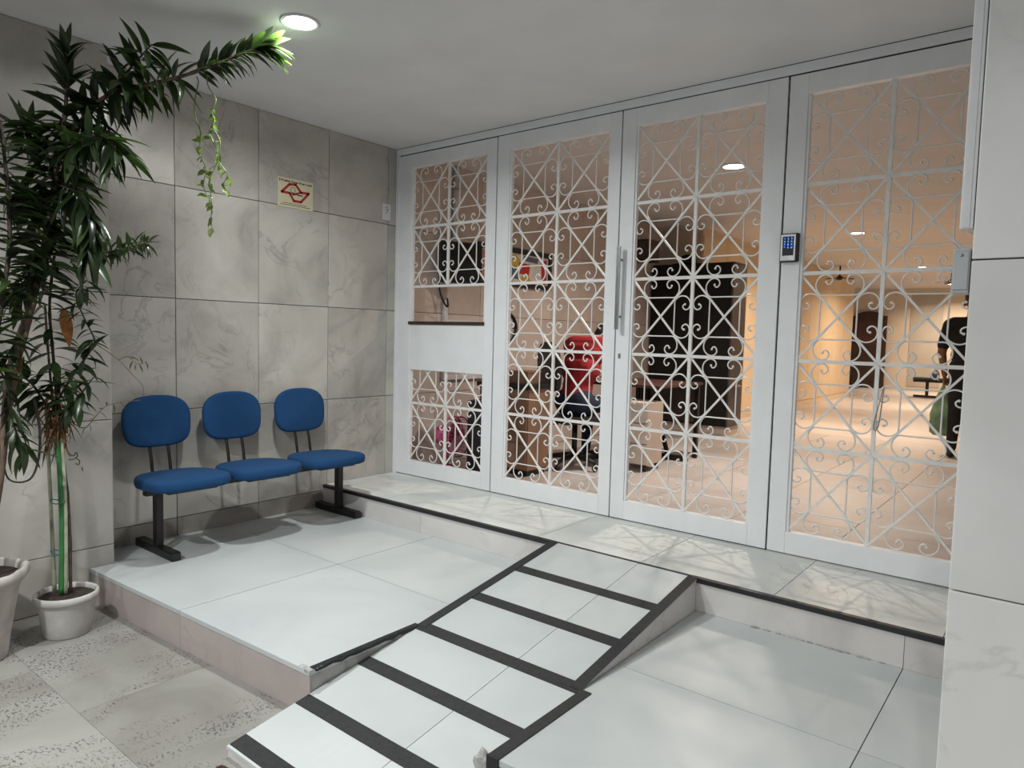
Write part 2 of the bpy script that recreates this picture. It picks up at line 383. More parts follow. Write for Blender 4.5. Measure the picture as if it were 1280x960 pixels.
B((.262+.006, yfront(.27)+.012, ZG), (.2685+.011, -2.285, ZP-.021)).build('riser_slab', 'curb', pl)
B((RX0-.07, yfront(RX0)-.0015, ZP-.014), (RX0-.008, yfront(RX0)+.022, ZP+.0015), .003).build('corner_patch', 'rubble', pl)
pr = platform('porch_platform', RX1, XR, [3.852], 'white tiled raised platform right of the ramp')
# ---- landing at the gate
ld = struct(B((.001, YL+.014, ZP-.03), (XR, .13, -.022)).build('gate_landing', 'grout_light'), 'marble landing step in front of the white gate', 'step')
lx = [.001, .66, 1.32, 1.985, 2.645, 3.32, 3.98, XR]
for a, b in zip(lx, lx[1:]):
    link('floor_tile', tile_mesh(b-a-.003, .13-YL-.002, .021, 'landing'), ld, Matrix.Translation((a+.0015, YL+.002, -.021)))
for a, b in ((.001, 1.05), (1.05, RX0+.02), (RX1-.02, 3.852), (3.852, XR)):
    link('riser_slab', tile_mesh(b-a-.002, .011, -ZP-.0225, 'riser', .001), ld, Matrix.Translation((a+.001, YL+.003, ZP+.0005)))
o = B((.012, YL-.006, -.021), (RX0+.02, YL+.024, .0035), .003).build('grip_strip', 'tape_gloss', ld); o['label'] = 'glossy black nosing strip'
B((RX0+.02, YL+.004, -.001), (RX1-.03, YL+.02, .003)).build('grip_strip', 'tape_gloss', ld)
B((RX1-.03, YL-.006, -.021), (XR, YL+.024, .0035), .003).build('grip_strip', 'tape_gloss', ld)
# mortar crumbs along the foot of the right riser
mb = MB()
for i in range(26):
    x = 3.2+R.random()*.9; mb.ball((x, YL-.001-R.random()*.006, ZP+.001), (.006+R.random()*.014, .004+R.random()*.004, .003+R.random()*.004), 6, 4)
o = mb.build('mortar_line', 'rubble', ld); o['kind'] = 'stuff'
# ---- ramp
YT, YB, ZB = YL-.003, -2.64, -.302
RK = -ZB/(YT-YB)
def rz(y): return RK*(y-YT)
def ramp_prism(x0, x1, y0, y1, t0, t1, name, mat, parent, bottom=None):
    """slab on the ramp surface between y0>y1; offsets t0..t1 above it"""
    vs = []
    for y in (y0, y1):
        for x in (x0, x1):
            vs += [(x, y, bottom if bottom is not None else rz(y)+t0), (x, y, rz(y)+t1)]
    fs = [(0, 1, 3, 2), (4, 6, 7, 5), (0, 4, 5, 1), (2, 3, 7, 6), (1, 5, 7, 3), (0, 2, 6, 4)]
    return MB().add(vs, fs).build(name, mat, parent)
rp = struct(ramp_prism(RX0+.004, RX1-.004, YT, YB+.004, 0, -.012, 'ramp', 'riser', None, ZG-.004), 'short white tiled ramp with black grip stripes', 'ramp')
stripes = [-1.064, -1.395, -1.727, -2.043, -2.337, -2.600]
cuts = [YT]+[s_ for s_ in stripes]
yc = [YT]+stripes[:]
for i in range(len(yc)-1):
    for (x0, x1) in ((RX0+.001, 2.643), (2.646, RX1-.001)):
        ramp_prism(x0, x1, yc[i]-.001, yc[i+1]+.001, -.012, 0, 'ramp_tile', 'tile', rp)
for (x0, x1) in ((RX0+.001, 2.643), (2.646, RX1-.001)): ramp_prism(x0, x1, yc[-1]-.001, YB, -.012, 0, 'ramp_tile', 'tile', rp)
for i, sy in enumerate(stripes):
    ramp_prism(RX0+.004, RX1-.004, sy+.031, max(sy-.031, YB), .0004, .0022, 'grip_strip', 'tape', rp)
YX = YT-(-ZP)/RK       # where the ramp passes the level of the platform
for xa, xb in ((RX0-.004, RX0+.044), (RX1-.046, RX1+.004)):
    ramp_prism(xa, xb, YT, YX, .0024, .0044, 'grip_strip', 'tape', rp)
# tape that runs on along the platform edges
o = B((RX0-.024, yfront(RX0)+.02, ZP+.0005), (RX0-.002, YX+.01, ZP+.004)).build('grip_strip', 'tape_gloss', pl)
mbb = MB(); pts = []
for k in range(15):
    y = YX+(yfront(RX0)+.03-YX)*k/14; pts.append((RX0-.001+.003*math.sin(k*1.9), y, ZP-.003+.0035*math.sin(k*2.7)))
mbb.tube(pts, .011, 6, flat=.7).build('edge_tape', 'tape_gloss', pl)
B((RX1+.002, yfront(RX1)+.004, ZP+.0005), (RX1+.045, YX+.01, ZP+.004)).build('grip_strip', 'tape', pr)
B((RX1-.001, yfront(RX1)-.004, ZP-.09), (RX1+.045, yfront(RX1)+.003, ZP+.004)).build('edge_tape', 'tape', pr)
# ---- crumpled lumps at the ramp
def lump(c, r, mat, name, label, cat, seed):
    rr = random.Random(seed); bm = bmesh.new(); bmesh.ops.create_icosphere(bm, subdivisions=2, radius=1)
    for v in bm.verts: v.co = Vector((v.co.x*r[0], v.co.y*r[1], v.co.z*r[2]))*(1+rr.uniform(-.28, .28))
    for v in bm.verts: v.co.z = max(v.co.z, -r[2]*.55)
    o = MB().bm(bm).build(name, mat); o.location = (c[0], c[1], c[2]+r[2]*.55); return tag(o, label, cat)
lump((RX1-.03, -2.24, rz(-2.24)+.002), (.033, .026, .045), 'rubble', 'mortar_lump', 'crumpled grey lump beside the black stripe on the ramp', 'lump', 3)
lump((2.17, -2.70, ZG), (.026, .022, .011), 'soil', 'debris_clump', 'small dark brown debris clump at the foot of the ramp', 'debris', 5)
# ---- hall beyond the gate
hf = struct(B((.0, .131, -.14), (8.0, 17.2, -.0215)).build('floor_hall', 'grout_tan'), 'glossy warm floor of the hall behind the gate', 'floor')
for i in range(7):
    for j in range(8):
        link('floor_tile', tile_mesh(.6595, .6595, .021, 'hall_floor'), hf, Matrix.Translation((.002+i*.6625, .133+j*.6625, -.021)))
B((.002, .133+8*.6625, -.0215), (8.0, 17.19, 0)).build('far_floor', 'hall_floor', hf)
B((.002+7*.6625, .133, -.0215), (8.0, .131+8*.6625, 0)).build('side_floor', 'hall_floor', hf)
wh = struct(B((-.25, 4.78, 0), (.49, 12.8, ZC)).build('wall_hall', 'hall_wall'), 'amber lit panelled wall along the hall', 'wall')
for k in range(10): B((.49, 4.80+k*.8, .10), (.502, 5.592+k*.8, 2.5), .003).build('wall_panel', 'hall_wall', wh)
B((.49, 4.79, .0), (.506, 12.8, .09), .003).build('baseboard', 'hall_wall', wh)
B((.502, 8.35, .28), (.51, 8.43, .40), .002).build('socket_plate', 'blackplastic', wh)
struct(B((-.6, 16.6, 0), (8.0, 16.75, ZC)).build('wall_back', 'hall_back'), 'cream far end wall of the hall', 'wall')
struct(B((-.75, 12.8, 0), (-.6, 16.75, ZC)).build('wall_recess', 'hall_back'), 'short side wall of the recess at the hall end', 'wall')
struct(B((5.6, .13, 0), (5.75, 16.6, ZC)).build('wall_hall_right', 'hall_back'), 'right wall of the hall hidden behind the pillar', 'wall')
for k in range(3): B((1.0+k*.75, 16.585, .1), (1.72+k*.75, 16.6, 2.45), .004).build('wall_panel', 'hall_panel' if k == 0 else 'hall_back', bpy.data.objects['wall_back'])
B((2.5, 16.56, .1), (2.53, 16.60, 2.3), .004).build('trim_strip', 'white_plastic', bpy.data.objects['wall_back'])
# dark arched door
d1 = struct(thing('door_1', 'dark brown arched wooden door at the far end of the hall', 'door', (.05, 16.5, 0)))
poly = [(-.36, 0), (.36, 0), (.36, 1.86)]+[(.36*math.cos(a), 1.86+.16*math.sin(a)) for a in [PI*k/12 for k in range(1, 12)]]+[(-.36, 1.86)]
MB().prism(poly, -.02, .03, lambda a, b, h: (a, h, b)).build('door_leaf', 'wood_dark', d1)
B((-.24, -.03, 1.1), (.24, -.019, 1.72), .004).build('door_panel', 'wood_red', d1); B((-.24, -.03, .15), (.24, -.019, .95), .004).build('door_panel', 'wood_dark', d1)
MB().ball((.29, -.04, 1.0), .025).build('door_knob', 'steel', d1)
# black frame posts
for s_ in (-1, 1): B((s_*.40-.035, -.03, 0), (s_*.40+.035, .03, 1.9), .004).build('door_post', 'wood_dark', d1)

# ================================================================== WHITE GATE
Y0, Y1 = -.022, .022
hd = struct(B((.0, -.03, 2.548), (XR, .03, ZC), .002).build('trim_1', 'gate'), 'white header beam above the gate', 'trim')
B((.0, -.0305, ZC-.004), (XR, -.026, ZC-.0005)).build('shadow_gap', 'dark_gap_and_shade', hd)
pj = struct(B((.001, -.03, 0), (.035, .03, 2.548), .002).build('trim_2', 'gate'), 'white jamb post at the marble wall', 'trim')
pj2 = struct(B((4.055, -.03, 0), (XR, .03, 2.548), .002).build('trim_3', 'gate'), 'white jamb post beside the right wall', 'trim')
ZB0, ZT0 = .125, 2.435
NR = 5; CH = (ZT0-ZB0)/NR
def scroll_path(L, d0, d1):
    g_ = d1-d0
    half = [(0, d0), (L*.5, d0), (L*.86, d0), (L, d0+.06*g_), (L+.013, d0+.22*g_), (L+.020, d0+.44*g_), (L+.015, d0+.70*g_), (L-.004, d0+.90*g_), (L-.029, d0+.965*g_),
            (L-.052, d0+.88*g_), (L-.061, d0+.70*g_), (L-.051, d0+.53*g_), (L-.036, d0+.52*g_), (L-.030, d0+.63*g_)]
    return half
_sm = {}
def scroll_mesh(L, d0, d1):
    k = (round(L, 4), round(d0, 4), round(d1, 4))
    if k not in _sm:
        h = scroll_path(L, d0, d1)
        pts = [(-a, 0, b) for a, b in reversed(h)]+[(a, 0, b) for a, b in h[1:]]
        sp = spline(pts, 3); mb = MB().tube(sp, .0043, 5, up=(0, 1, 0))
        for s_ in (-1, 1): mb.ball((s_*h[-1][0], 0, h[-1][1]), .0072, 6, 4)
        me = mb.mesh('scroll', False); me.materials.append(MT['iron']); _sm[k] = me
    return _sm[k]
_bm = {}
def bar_mesh(L, wd, th):
    k = (round(L, 4), wd, th)
    if k not in _bm:
        me = B((0, -th/2, -wd/2), (L, th/2, wd/2)).mesh('bar'); me.materials.append(MT['iron']); _bm[k] = me
    return _bm[k]
def bar(name, parent, x0, z0, x1, z1, wd, th, y=0):
    L = math.hypot(x1-x0, z1-z0); a = math.atan2(z1-z0, x1-x0)
    return link(name, bar_mesh(L, wd, th), parent, Matrix.Translation((x0, y, z0)) @ Matrix.Rotation(-a, 4, 'Y'))
def cell(parent, cx, cz, w_, h_, clip=None):
    hw, hh = w_/2, h_/2
    top = cz+hh
    if clip is not None and clip < top:           # lower part of a cell under the solid panel
        t = (clip-(cz-hh))/h_
        bar('diagonal_bar', parent, cx-hw, cz-hh, cx-hw+w_*t, clip, .0110, .008, -.004)
        bar('diagonal_bar', parent, cx+hw, cz-hh, cx+hw-w_*t, clip, .0110, .008, .004)
    else:
        bar('diagonal_bar', parent, cx-hw, cz-hh, cx+hw, cz+hh, .0110, .008, -.004)
        bar('diagonal_bar', parent, cx+hw, cz-hh, cx-hw, cz+hh, .0110, .008, .004)
    for ang, L, d0, d1 in ((0, .24*w_, .25*h_, hh-.006), (PI, .24*w_, .25*h_, hh-.006), (PI/2, .225*h_, .225*w_, hw-.006), (-PI/2, .225*h_, .225*w_, hw-.006)):
        if clip is not None and clip < top:
            if ang == 0: continue
            if abs(ang) == PI/2:                   # the scroll is cut off by the panel: only its lower half
                h = [p for p in scroll_path(L, d0, d1)]; sg = 1 if ang > 0 else -1
                pts = [Vector((sg*b, 0, -a)) for a, b in h]; pts = [Vector((sg*d0, 0, min(clip-cz, L)))]+pts
                MB().tube([(cx+p.x, 0, cz+p.z) for p in spline(pts, 3)], .0043, 5, up=(0, 1, 0)).build('scroll', 'iron', parent, False); continue
        link('scroll', scroll_mesh(L, d0, d1), parent, Matrix.Translation((cx, 0, cz)) @ Matrix.Rotation(ang, 4, 'Y'))
def gate_panel(name, label, x0, x1, ox0, ox1, zt, kind='full', cat='gate'):
    t = thing(name, label, cat, (x0, 0, 0)); a, b = 0, x1-x0; p, q = ox0-x0, ox1-x0
    zb = .006
    B((a, Y0, zb), (p, Y1, zt), .003).build('stile', 'gate', t); B((q, Y0, zb), (b, Y1, zt), .003).build('stile', 'gate', t)
    B((p, Y0, ZT0), (q, Y1, zt), .003).build('rail', 'gate', t); B((p, Y0, zb), (q, Y1, ZB0), .003).build('rail', 'gate', t)
    # inner bead round the opening
    for (u0, v0, u1, v1) in ((p, ZB0, p+.014, ZT0), (q-.014, ZB0, q, ZT0)): B((u0, Y0+.008, v0), (u1, Y1-.008, v1), .002).build('bead', 'gate', t)
    cx = (p+q)/2; cw = (q-p)/2
    if kind == 'full':
        bar('vertical_bar', t, cx, ZB0, cx, ZT0, .0185, .014)
        for k in range(1, NR): bar('horizontal_bar', t, p, ZB0+k*CH, q, ZB0+k*CH, .0185, .014)
        for k in range(NR):
            for s_ in (0, 1): cell(t, p+cw*(s_+.5), ZB0+CH*(k+.5), cw, CH)
    else:
        z4 = ZB0+3*CH; zs = 1.235; zp = .855
        for z0, z1 in ((ZB0, zp), (z4, ZT0)): bar('vertical_bar', t, cx, z0, cx, z1, .0185, .014)
        for k in (1, 3, 4): bar('horizontal_bar', t, p, ZB0+k*CH, q, ZB0+k*CH, .0185, .014)
        for k in (0, 3, 4):
            for s_ in (0, 1): cell(t, p+cw*(s_+.5), ZB0+CH*(k+.5), cw, CH)
        for s_ in (0, 1): cell(t, p+cw*(s_+.5), ZB0+CH*1.5, cw, CH, zp)
        B((p, Y0+.004, zp), (q, Y1-.004, 1.213), .002).build('solid_panel', 'gate', t)
        o = B((p-.012, Y0-.006, 1.213), (q+.004, .10, 1.238), .003).build('sill', 'wood_dark', t); o['label'] = 'dark wooden sill of the open hatch'
    return t
for t_x0, t_x1 in ((1.06, 2.05), (2.062, 3.048)): B((t_x0, -.012, .0004), (t_x1, .012, .0058)).build('threshold_shadow', 'dark_gap_and_shade', ld)  # dark strips painted in for the shade under the two gate doors
gA = gate_panel('gate_panel', 'narrow white scrollwork gate panel with an open hatch beside the marble wall', .036, 1.046, .172, .960, 2.540, 'hatch')
gB = gate_panel('gate_door', 'white scrollwork gate door with the red shirt showing behind it', 1.056, 2.052, 1.165, 1.975, 2.542)
gC = gate_panel('gate_door', 'white scrollwork gate door with the steel pull handle', 2.060, 3.050, 2.155, 2.948, 2.542)
gD = gate_panel('gate_panel', 'wide white scrollwork gate panel right of the keypad', 3.060, 4.053, 3.155, 3.950, 2.540)
# pull handle on the left stile of the handle door
hx = 2.088-2.060
hl = MB().box((hx-.012, -.075, 1.20), (hx+.012, -.060, 1.71), .003).build('pull_handle', 'steel', gC)
for z in (1.28, 1.63): MB().tube([(hx, -.061, z), (hx, Y0, z)], .007, 10).build('handle_mount', 'steel', hl)
MB().box((hx-.004, Y0-.004, 1.02), (hx+.012, Y0, 1.05), .001).build('keyhole_plate', 'steel', gC)
B((.036, -.016, 2.530), (4.053, -.004, 2.5485)).build('shadow_gap', 'dark_gap_and_shade', hd)
# dark gaps round the leaves
for x in (1.051, 2.056, 3.055): struct(B((x-.004, -.008, .0), (x+.004, .004, 2.546)).build('trim_4', 'dark_gap_and_shade'), None)
for o_, lb in zip([o_ for o_ in COL.objects if o_.name.startswith('trim_4')], ('dark joint left of the first gate door', 'dark joint between the two gate doors', 'dark joint beside the keypad post')):
    o_['label'] = lb; o_['category'] = 'trim'
# keypad
kp = thing('access_keypad', 'black and silver keypad with glowing blue digits on the gate post', 'keypad', (3.103, Y0, 1.645))
B((-.046, -.030, -.075), (.050, .0, .075), .008).build('body', 'blackplastic', kp)
fp = B((-.041, -.034, -.070), (.038, -.0295, .070), .003).build('face_plate', 'steel', kp)
sp_ = B((-.030, -.0352, -.042), (.028, -.0335, .058), .001).build('screen', 'blackplastic', kp)
for i, ch in enumerate('123456789*0#'):
    text_mesh(ch, .0135, 'led', 'digit', sp_, Matrix.Translation((-.019+.018*(i % 3), -.0356, .046-.0155*(i//3))) @ Matrix.Rotation(PI/2, 4, 'X'), .0002)
# wire loop hanging on the wide panel
lp = [(3.585, -.012, .93), (3.575, -.02, .86), (3.560, -.022, .78), (3.555, -.02, .73), (3.567, -.02, .72), (3.578, -.02, .76), (3.585, -.018, .85), (3.590, -.012, .94)]
tag(MB().tube(spline(lp, 5), .0035, 6).build('wire_loop', 'steel'), 'thin wire loop hanging on the wide gate panel', 'wire')

# ================================================================== LAMPS
def downlight(x, y, label, grp, watts, col, lens, r=.075, zc=ZC, spread=math.radians(165)):
    t = thing('ceiling_light', label, 'light', (x, y, zc), 0, grp)
    pr_ = [(r, -.001), (r+.016, -.001), (r+.018, -.006), (r+.012, -.010), (r, -.008)]
    MB().lathe(pr_+[pr_[0]], 32).build('rim', 'white_plastic', t)
    MB().lathe([(.0005, -.007), (r*.6, -.0068), (r, -.006), (r, -.0015), (.0005, -.0015)], 32).build('lens', lens, t)
    l = bpy.data.lights.new('bulb', 'AREA'); l.shape = 'DISK'; l.size = r*1.8; l.energy = watts; l.color = col; l.spread = spread
    lo = bpy.data.objects.new('bulb', l); COL.objects.link(lo); lo.parent = t; lo.location = (0, 0, -.014)
    return t
downlight(1.362, -1.853, 'glowing round ceiling light by the tip of the tall plant', 'porch lights', PORCH_W, PORCH_C, 'lens')
downlight(2.1, -4.3, 'round ceiling light over the ground in front of the ramp', 'porch lights', PORCH_W*1.9, PORCH_C, 'lens')
downlight(1.4, -5.2, 'round ceiling light over the ground in front of the plants', 'porch lights', PORCH_W*.7, PORCH_C, 'lens')
downlight(4.7, -5.6, 'round ceiling light over the ground facing the right wall', 'porch lights', PORCH_W*1.8, PORCH_C, 'lens')
for k, (y, lb) in enumerate(((1.89, 'nearest bright round light in the hall ceiling'), (6.16, 'second bright round light along the hall ceiling'), (11.0, 'third small round light along the hall ceiling'), (15.3, 'farthest small round light in the hall ceiling'))):
    downlight(2.01, y, lb, 'hall lights', HALL_W*(.72 if k == 0 else 1.1), (1.0, .87, .755) if k == 0 else HALL_C, 'lens_hall', .085, ZC, math.radians(150))

# ================================================================== BLUE BENCH
bn = thing('waiting_bench', 'three seat blue upholstered bench on a black steel beam against the marble wall', 'bench', (0, -1.40, ZP))
def soft_pad(wd, ht, th, top_round, n=3, taper=0):
    """a rounded cushion: x = thickness axis, y = width, z = height, centred"""
    pts = []; N = 56
    for k in range(N):
        a = 2*PI*k/N; c, s_ = math.cos(a), math.sin(a); e = 2/(3.6 if s_ < 0 else top_round)
        y = wd/2*math.copysign(abs(c)**e, c); z = ht/2*math.copysign(abs(s_)**e, s_)
        pts.append((y*(1-taper*z/ht), z))
    mb = MB(); rings = []
    prof = [(-.5, .86), (-.47, .93), (-.38, .975), (-.2, .998), (0, 1), (.2, .998), (.38, .975), (.47, .93), (.5, .86)]
    for t, sc_ in prof:
        rings.append([(t*th, y*sc_-math.copysign(0, y), z*sc_) for y, z in pts])
    vs = [v for r_ in rings for v in r_]; m = len(rings)
    fs = [(i*N+k, i*N+(k+1) % N, (i+1)*N+(k+1) % N, (i+1)*N+k) for i in range(m-1) for k in range(N)]
    # domed end faces
    for i, sg in ((0, -1), (m-1, 1)):
        prev = i*N
        for q, (sc_, dx) in enumerate(((.6, .10), (.3, .14))):
            base = len(vs); vs += [(rings[i][k][0]+sg*th*dx, rings[i][k][1]*sc_, rings[i][k][2]*sc_) for k in range(N)]
            fs += [(prev+k, prev+(k+1) % N, base+(k+1) % N, base+k) for k in range(N)]; prev = base
        fs.append(tuple(range(prev, prev+N)))
    mb.add(vs, fs, True); return mb
me_back = soft_pad(.395, .305, .045, 2.5, taper=-.06).mesh('back'); me_back.materials.append(MT['fabric'])
me_seat = soft_pad(.455, .46, .066, 2.6, taper=.04).mesh('seat'); me_seat.materials.append(MT['fabric'])
me_shell = soft_pad(.37, .28, .02, 2.5).mesh('shell'); me_shell.materials.append(MT['blackplastic'])
for yc_ in (-1.965, -1.49, -.985):
    y = yc_+1.40
    Ms = Matrix.Translation((.395, y, .44)) @ Matrix.Rotation(-PI/2-.03, 4, 'Y')
    Ms = Matrix.Translation((.395, y, .440)) @ Matrix.Rotation(PI/2-.035, 4, 'Y') @ Matrix.Rotation(PI, 4, 'X')
    seat = link('seat', me_seat, bn, Ms)
    B((.24, y-.14, .395), (.54, y+.14, .410), .002).build('seat_plate', 'blackmetal', bn)
    bk = link('backrest', me_back, bn, Matrix.Translation((.105, y, .749)) @ Matrix.Rotation(-.10, 4, 'Y'))
    link('back_shell', me_shell, bk, Matrix.Translation((-.026, 0, 0)))
    for dy in (-.053, .053):
        MB().tube(spline([(.29, y+dy, .395), (.20, y+dy, .39), (.165, y+dy, .43), (.135, y+dy, .56), (.082, y+dy, .72)], 5), .0095, 8, flat=.8).build('back_support', 'blackmetal', bn)
B((.235, -.71, .345), (.285, .70, .394), .004).build('beam', 'blackmetal', bn)
for y in (-.635, .635):
    B((.235, y-.02, .045), (.285, y+.02, .346), .003).build('leg', 'blackmetal', bn)
    ft = B((.02, y-.027, .0), (.475, y+.027, .048), .006).build('foot', 'blackmetal', bn)
    B((.474, y-.024, .003), (.482, y+.024, .045), .003).build('end_cap', 'blackplastic', ft)

# ================================================================== SIGN, STICKER, CONDUIT
sg = thing('no_smoking_sign', 'small cream no smoking sign with a red emblem on the marble wall', 'sign', (0.0005, -.958, 2.092))
B((0, -.142, -.100), (.004, .142, .100), .001).build('plate', 'sign', sg)
def on_sign(u, v, h=.0045): return (h, (u-.5)*.284, (v-.5)*.2)
em = [(.11, .50), (.33, .80), (.50, .82), (.655, .585), (.875, .60), (.655, .26), (.45, .25), (.33, .50)]
mb = MB()
for a, b in zip(em, em[1:]+em[:1]): mb.obox(on_sign(*a), on_sign(*b), .017, .001, (1, 0, 0), .005)
mb.obox(on_sign(.655, .585), on_sign(.42, .46), .013, .001, (1, 0, 0), .004); mb.obox(on_sign(.52, .50), on_sign(.33, .50), .009, .001, (1, 0, 0), .002)
mb.build('emblem', 'sign_red', sg)
RotYZ = Matrix(((0, 0, 1, 0), (1, 0, 0, 0), (0, 1, 0, 0), (0, 0, 0, 1)))
text_mesh('É Proibido Fumar Neste Local', .0215, 'ink', 'heading', sg, Matrix.Translation((.0045, 0, .079)) @ RotYZ, .0003, 'CENTER', .0006)
mb = MB(); mb.obox(on_sign(.54, .475, .005), on_sign(.70, .475, .005), .007, .001, (1, 0, 0)); mb.build('cigarette', 'ink', sg)
mb = MB().tube([(.005, (.42-.5)*.284+.02*math.cos(a), (.62-.5)*.2+.017*math.sin(a)) for a in [2*PI*k/16 for k in range(17)]], .0016, 4)
mb.build('ring', 'ink', sg)
for k, (u0, u1, v) in enumerate(((.14, .82, .145), (.08, .93, .085))):
    o = MB(); x = u0
    while x < u1:
        ww = R.uniform(.02, .06); o.obox(on_sign(x, v), on_sign(min(x+ww, u1), v), .0042, .0008, (1, 0, 0)); x += ww+.012
    o.build('fine_print', 'ink', sg)
st = thing('number_sticker', 'small whitish sticker with a figure nine high beside the gate jamb', 'sticker', (.0003, -.125, 2.095))
B((0, -.042, -.062), (.0012, .040, .062), .0005).build('film', 'white_plastic', st)
text_mesh('9', .085, 'rubble', 'figure', st, Matrix.Translation((.0015, 0, .012)) @ RotYZ, .0004)
cd = thing('cable_duct', 'white plastic cable duct down the corner of the right wall', 'duct', (4.122, -2.155, 1.385))
B((-.011, -.012, 0), (.0125, .012, ZC-1.385), .002).build('channel', 'white_plastic', cd); B((-.006, -.0135, .003), (.006, -.0115, ZC-1.388)).build('cover_strip', 'white_plastic', cd)
jb = thing('junction_box', 'grey plastic junction box below the white cable duct', 'box', (4.119, -2.145, 1.302))
B((-.016, -.022, -.047), (.0155, .03, .045), .004).build('body', 'grey_plastic', jb); B((-.014, -.0245, -.040), (.013, -.0215, .038), .002).build('cover', 'grey_plastic', jb)
MB().tube([(0, -.026, .03), (0, -.024, .03)], .003, 8).build('screw', 'steel', jb)

# ================================================================== PLANTS
PP = {
    'trunk1': [(0.632, -2.969, 0.02), (0.678, -2.9, 0.457), (0.633, -2.842, 0.931), (0.678, -2.747, 1.296), (0.677, -2.694, 1.614), (0.688, -2.645, 1.92), (0.695, -2.617, 2.173), (0.679, -2.611, 2.381)],
    'arm': [(0.616, -2.964, 0.02), (0.611, -2.864, 0.586), (0.592, -2.813, 0.906), (0.576, -2.733, 1.216), (0.569, -2.696, 1.419), (0.573, -2.627, 1.721), (0.625, -2.556, 2.039), (0.717, -2.468, 2.202), (0.844, -2.361, 2.258), (0.966, -2.233, 2.315), (1.064, -2.109, 2.39), (1.148, -1.995, 2.465), (1.214, -1.925, 2.495)],
    'left': [(0.685, -3.01, 0.02), (0.793, -2.943, 0.515), (0.749, -2.943, 0.919), (0.766, -2.901, 1.224), (0.776, -2.87, 1.494), (0.748, -2.868, 1.764), (0.712, -2.876, 1.999)],
    'low': [(0.669, -2.709, 1.521), (0.713, -2.629, 1.448), (0.789, -2.54, 1.468), (0.873, -2.471, 1.493), (0.98, -2.382, 1.533)],
    'dense': [(0.688, -2.645, 1.92), (0.812, -2.607, 1.952), (0.902, -2.559, 1.977), (0.997, -2.515, 1.904)],
    'hang': [(0.689, -2.67, 1.773), (0.812, -2.627, 1.732), (0.883, -2.605, 1.624), (0.899, -2.608, 1.448)],
    'l2': [(0.677, -2.694, 1.614), (0.662, -2.75, 1.692), (0.623, -2.804, 1.728)],
    'l3': [(0.688, -2.645, 1.92), (0.649, -2.71, 1.974), (0.587, -2.783, 2.009)],
    'mid': [(0.683, -2.698, 1.521), (0.694, -2.75, 1.409), (0.669, -2.806, 1.3), (0.67, -2.837, 1.228)],
    'top2': [(0.717, -2.468, 2.202), (0.824, -2.441, 2.268), (0.903, -2.396, 2.354), (0.97, -2.362, 2.42)],
    'stem_small': [(0.617, -2.612, -0.14), (0.589, -2.604, 0.244), (0.536, -2.614, 0.608), (0.504, -2.63, 1.011), (0.5, -2.638, 1.239), (0.526, -2.623, 1.466)],
    'green': [(0.614, -2.652, -0.14), (0.598, -2.638, 0.213), (0.558, -2.635, 0.612)],
    'green2': [(0.621, -2.634, -0.14), (0.6, -2.621, 0.249), (0.553, -2.618, 0.707)],
    'pale': [(0.545, -2.656, -0.14), (0.496, -2.652, 0.393), (0.457, -2.649, 0.778)],
    'sb': [(0.536, -2.624, 0.783), (0.632, -2.587, 0.91), (0.707, -2.544, 1.018), (0.721, -2.527, 1.075), (0.695, -2.564, 1.186), (0.662, -2.581, 1.285), (0.696, -2.548, 1.354)],
    'sb2': [(0.523, -2.642, 0.706), (0.505, -2.719, 0.861), (0.468, -2.771, 0.898), (0.436, -2.826, 0.861)],
    'sb3': [(0.537, -2.634, 0.668), (0.671, -2.592, 0.791), (0.753, -2.542, 0.907)],
    'ten1': [(0.728, -2.523, 1.056), (0.793, -2.452, 0.983), (0.827, -2.405, 0.915), (0.848, -2.368, 0.862), (0.836, -2.356, 0.806)],
    'ten2': [(0.603, -2.604, 0.691), (0.665, -2.558, 0.655), (0.7, -2.525, 0.706), (0.728, -2.486, 0.759), (0.754, -2.424, 0.777), (0.784, -2.348, 0.786)],
    'ten3': [(0.793, -2.452, 0.983), (0.828, -2.423, 0.999), (0.865, -2.396, 0.966), (0.9, -2.367, 0.979)],
    'll': [(0.633, -2.842, .93), (0.67, -2.86, .80), (0.72, -2.85, .68), (0.75, -2.82, .58)],
    'lm': [(0.66, -2.79, 1.12), (0.70, -2.84, 1.05), (0.72, -2.90, .96), (0.70, -2.95, .86)],
    'loop': [(0.60, -2.74, 0.80), (0.63, -2.73, 0.66), (0.643, -2.742, 0.521), (0.672, -2.79, 0.44), (0.657, -2.864, 0.456), (0.629, -2.875, 0.59)],
    'vine1': [(1.048, -2.16, 2.34), (1.085, -2.14, 2.25), (1.092, -2.133, 2.158), (1.085, -2.146, 2.082), (1.112, -2.137, 1.933), (1.1, -2.163, 1.763), (1.128, -2.155, 1.595)],
    'vine2': [(1.02, -2.181, 2.32), (1.02, -2.181, 2.121), (1.047, -2.173, 1.971), (1.068, -2.169, 1.84), (1.1, -2.155, 1.701)],
    'vine3': [(1.09, -2.14, 2.12), (1.114, -2.137, 2.061), (1.14, -2.128, 1.931), (1.166, -2.116, 1.838), (1.161, -2.125, 1.782)],
}
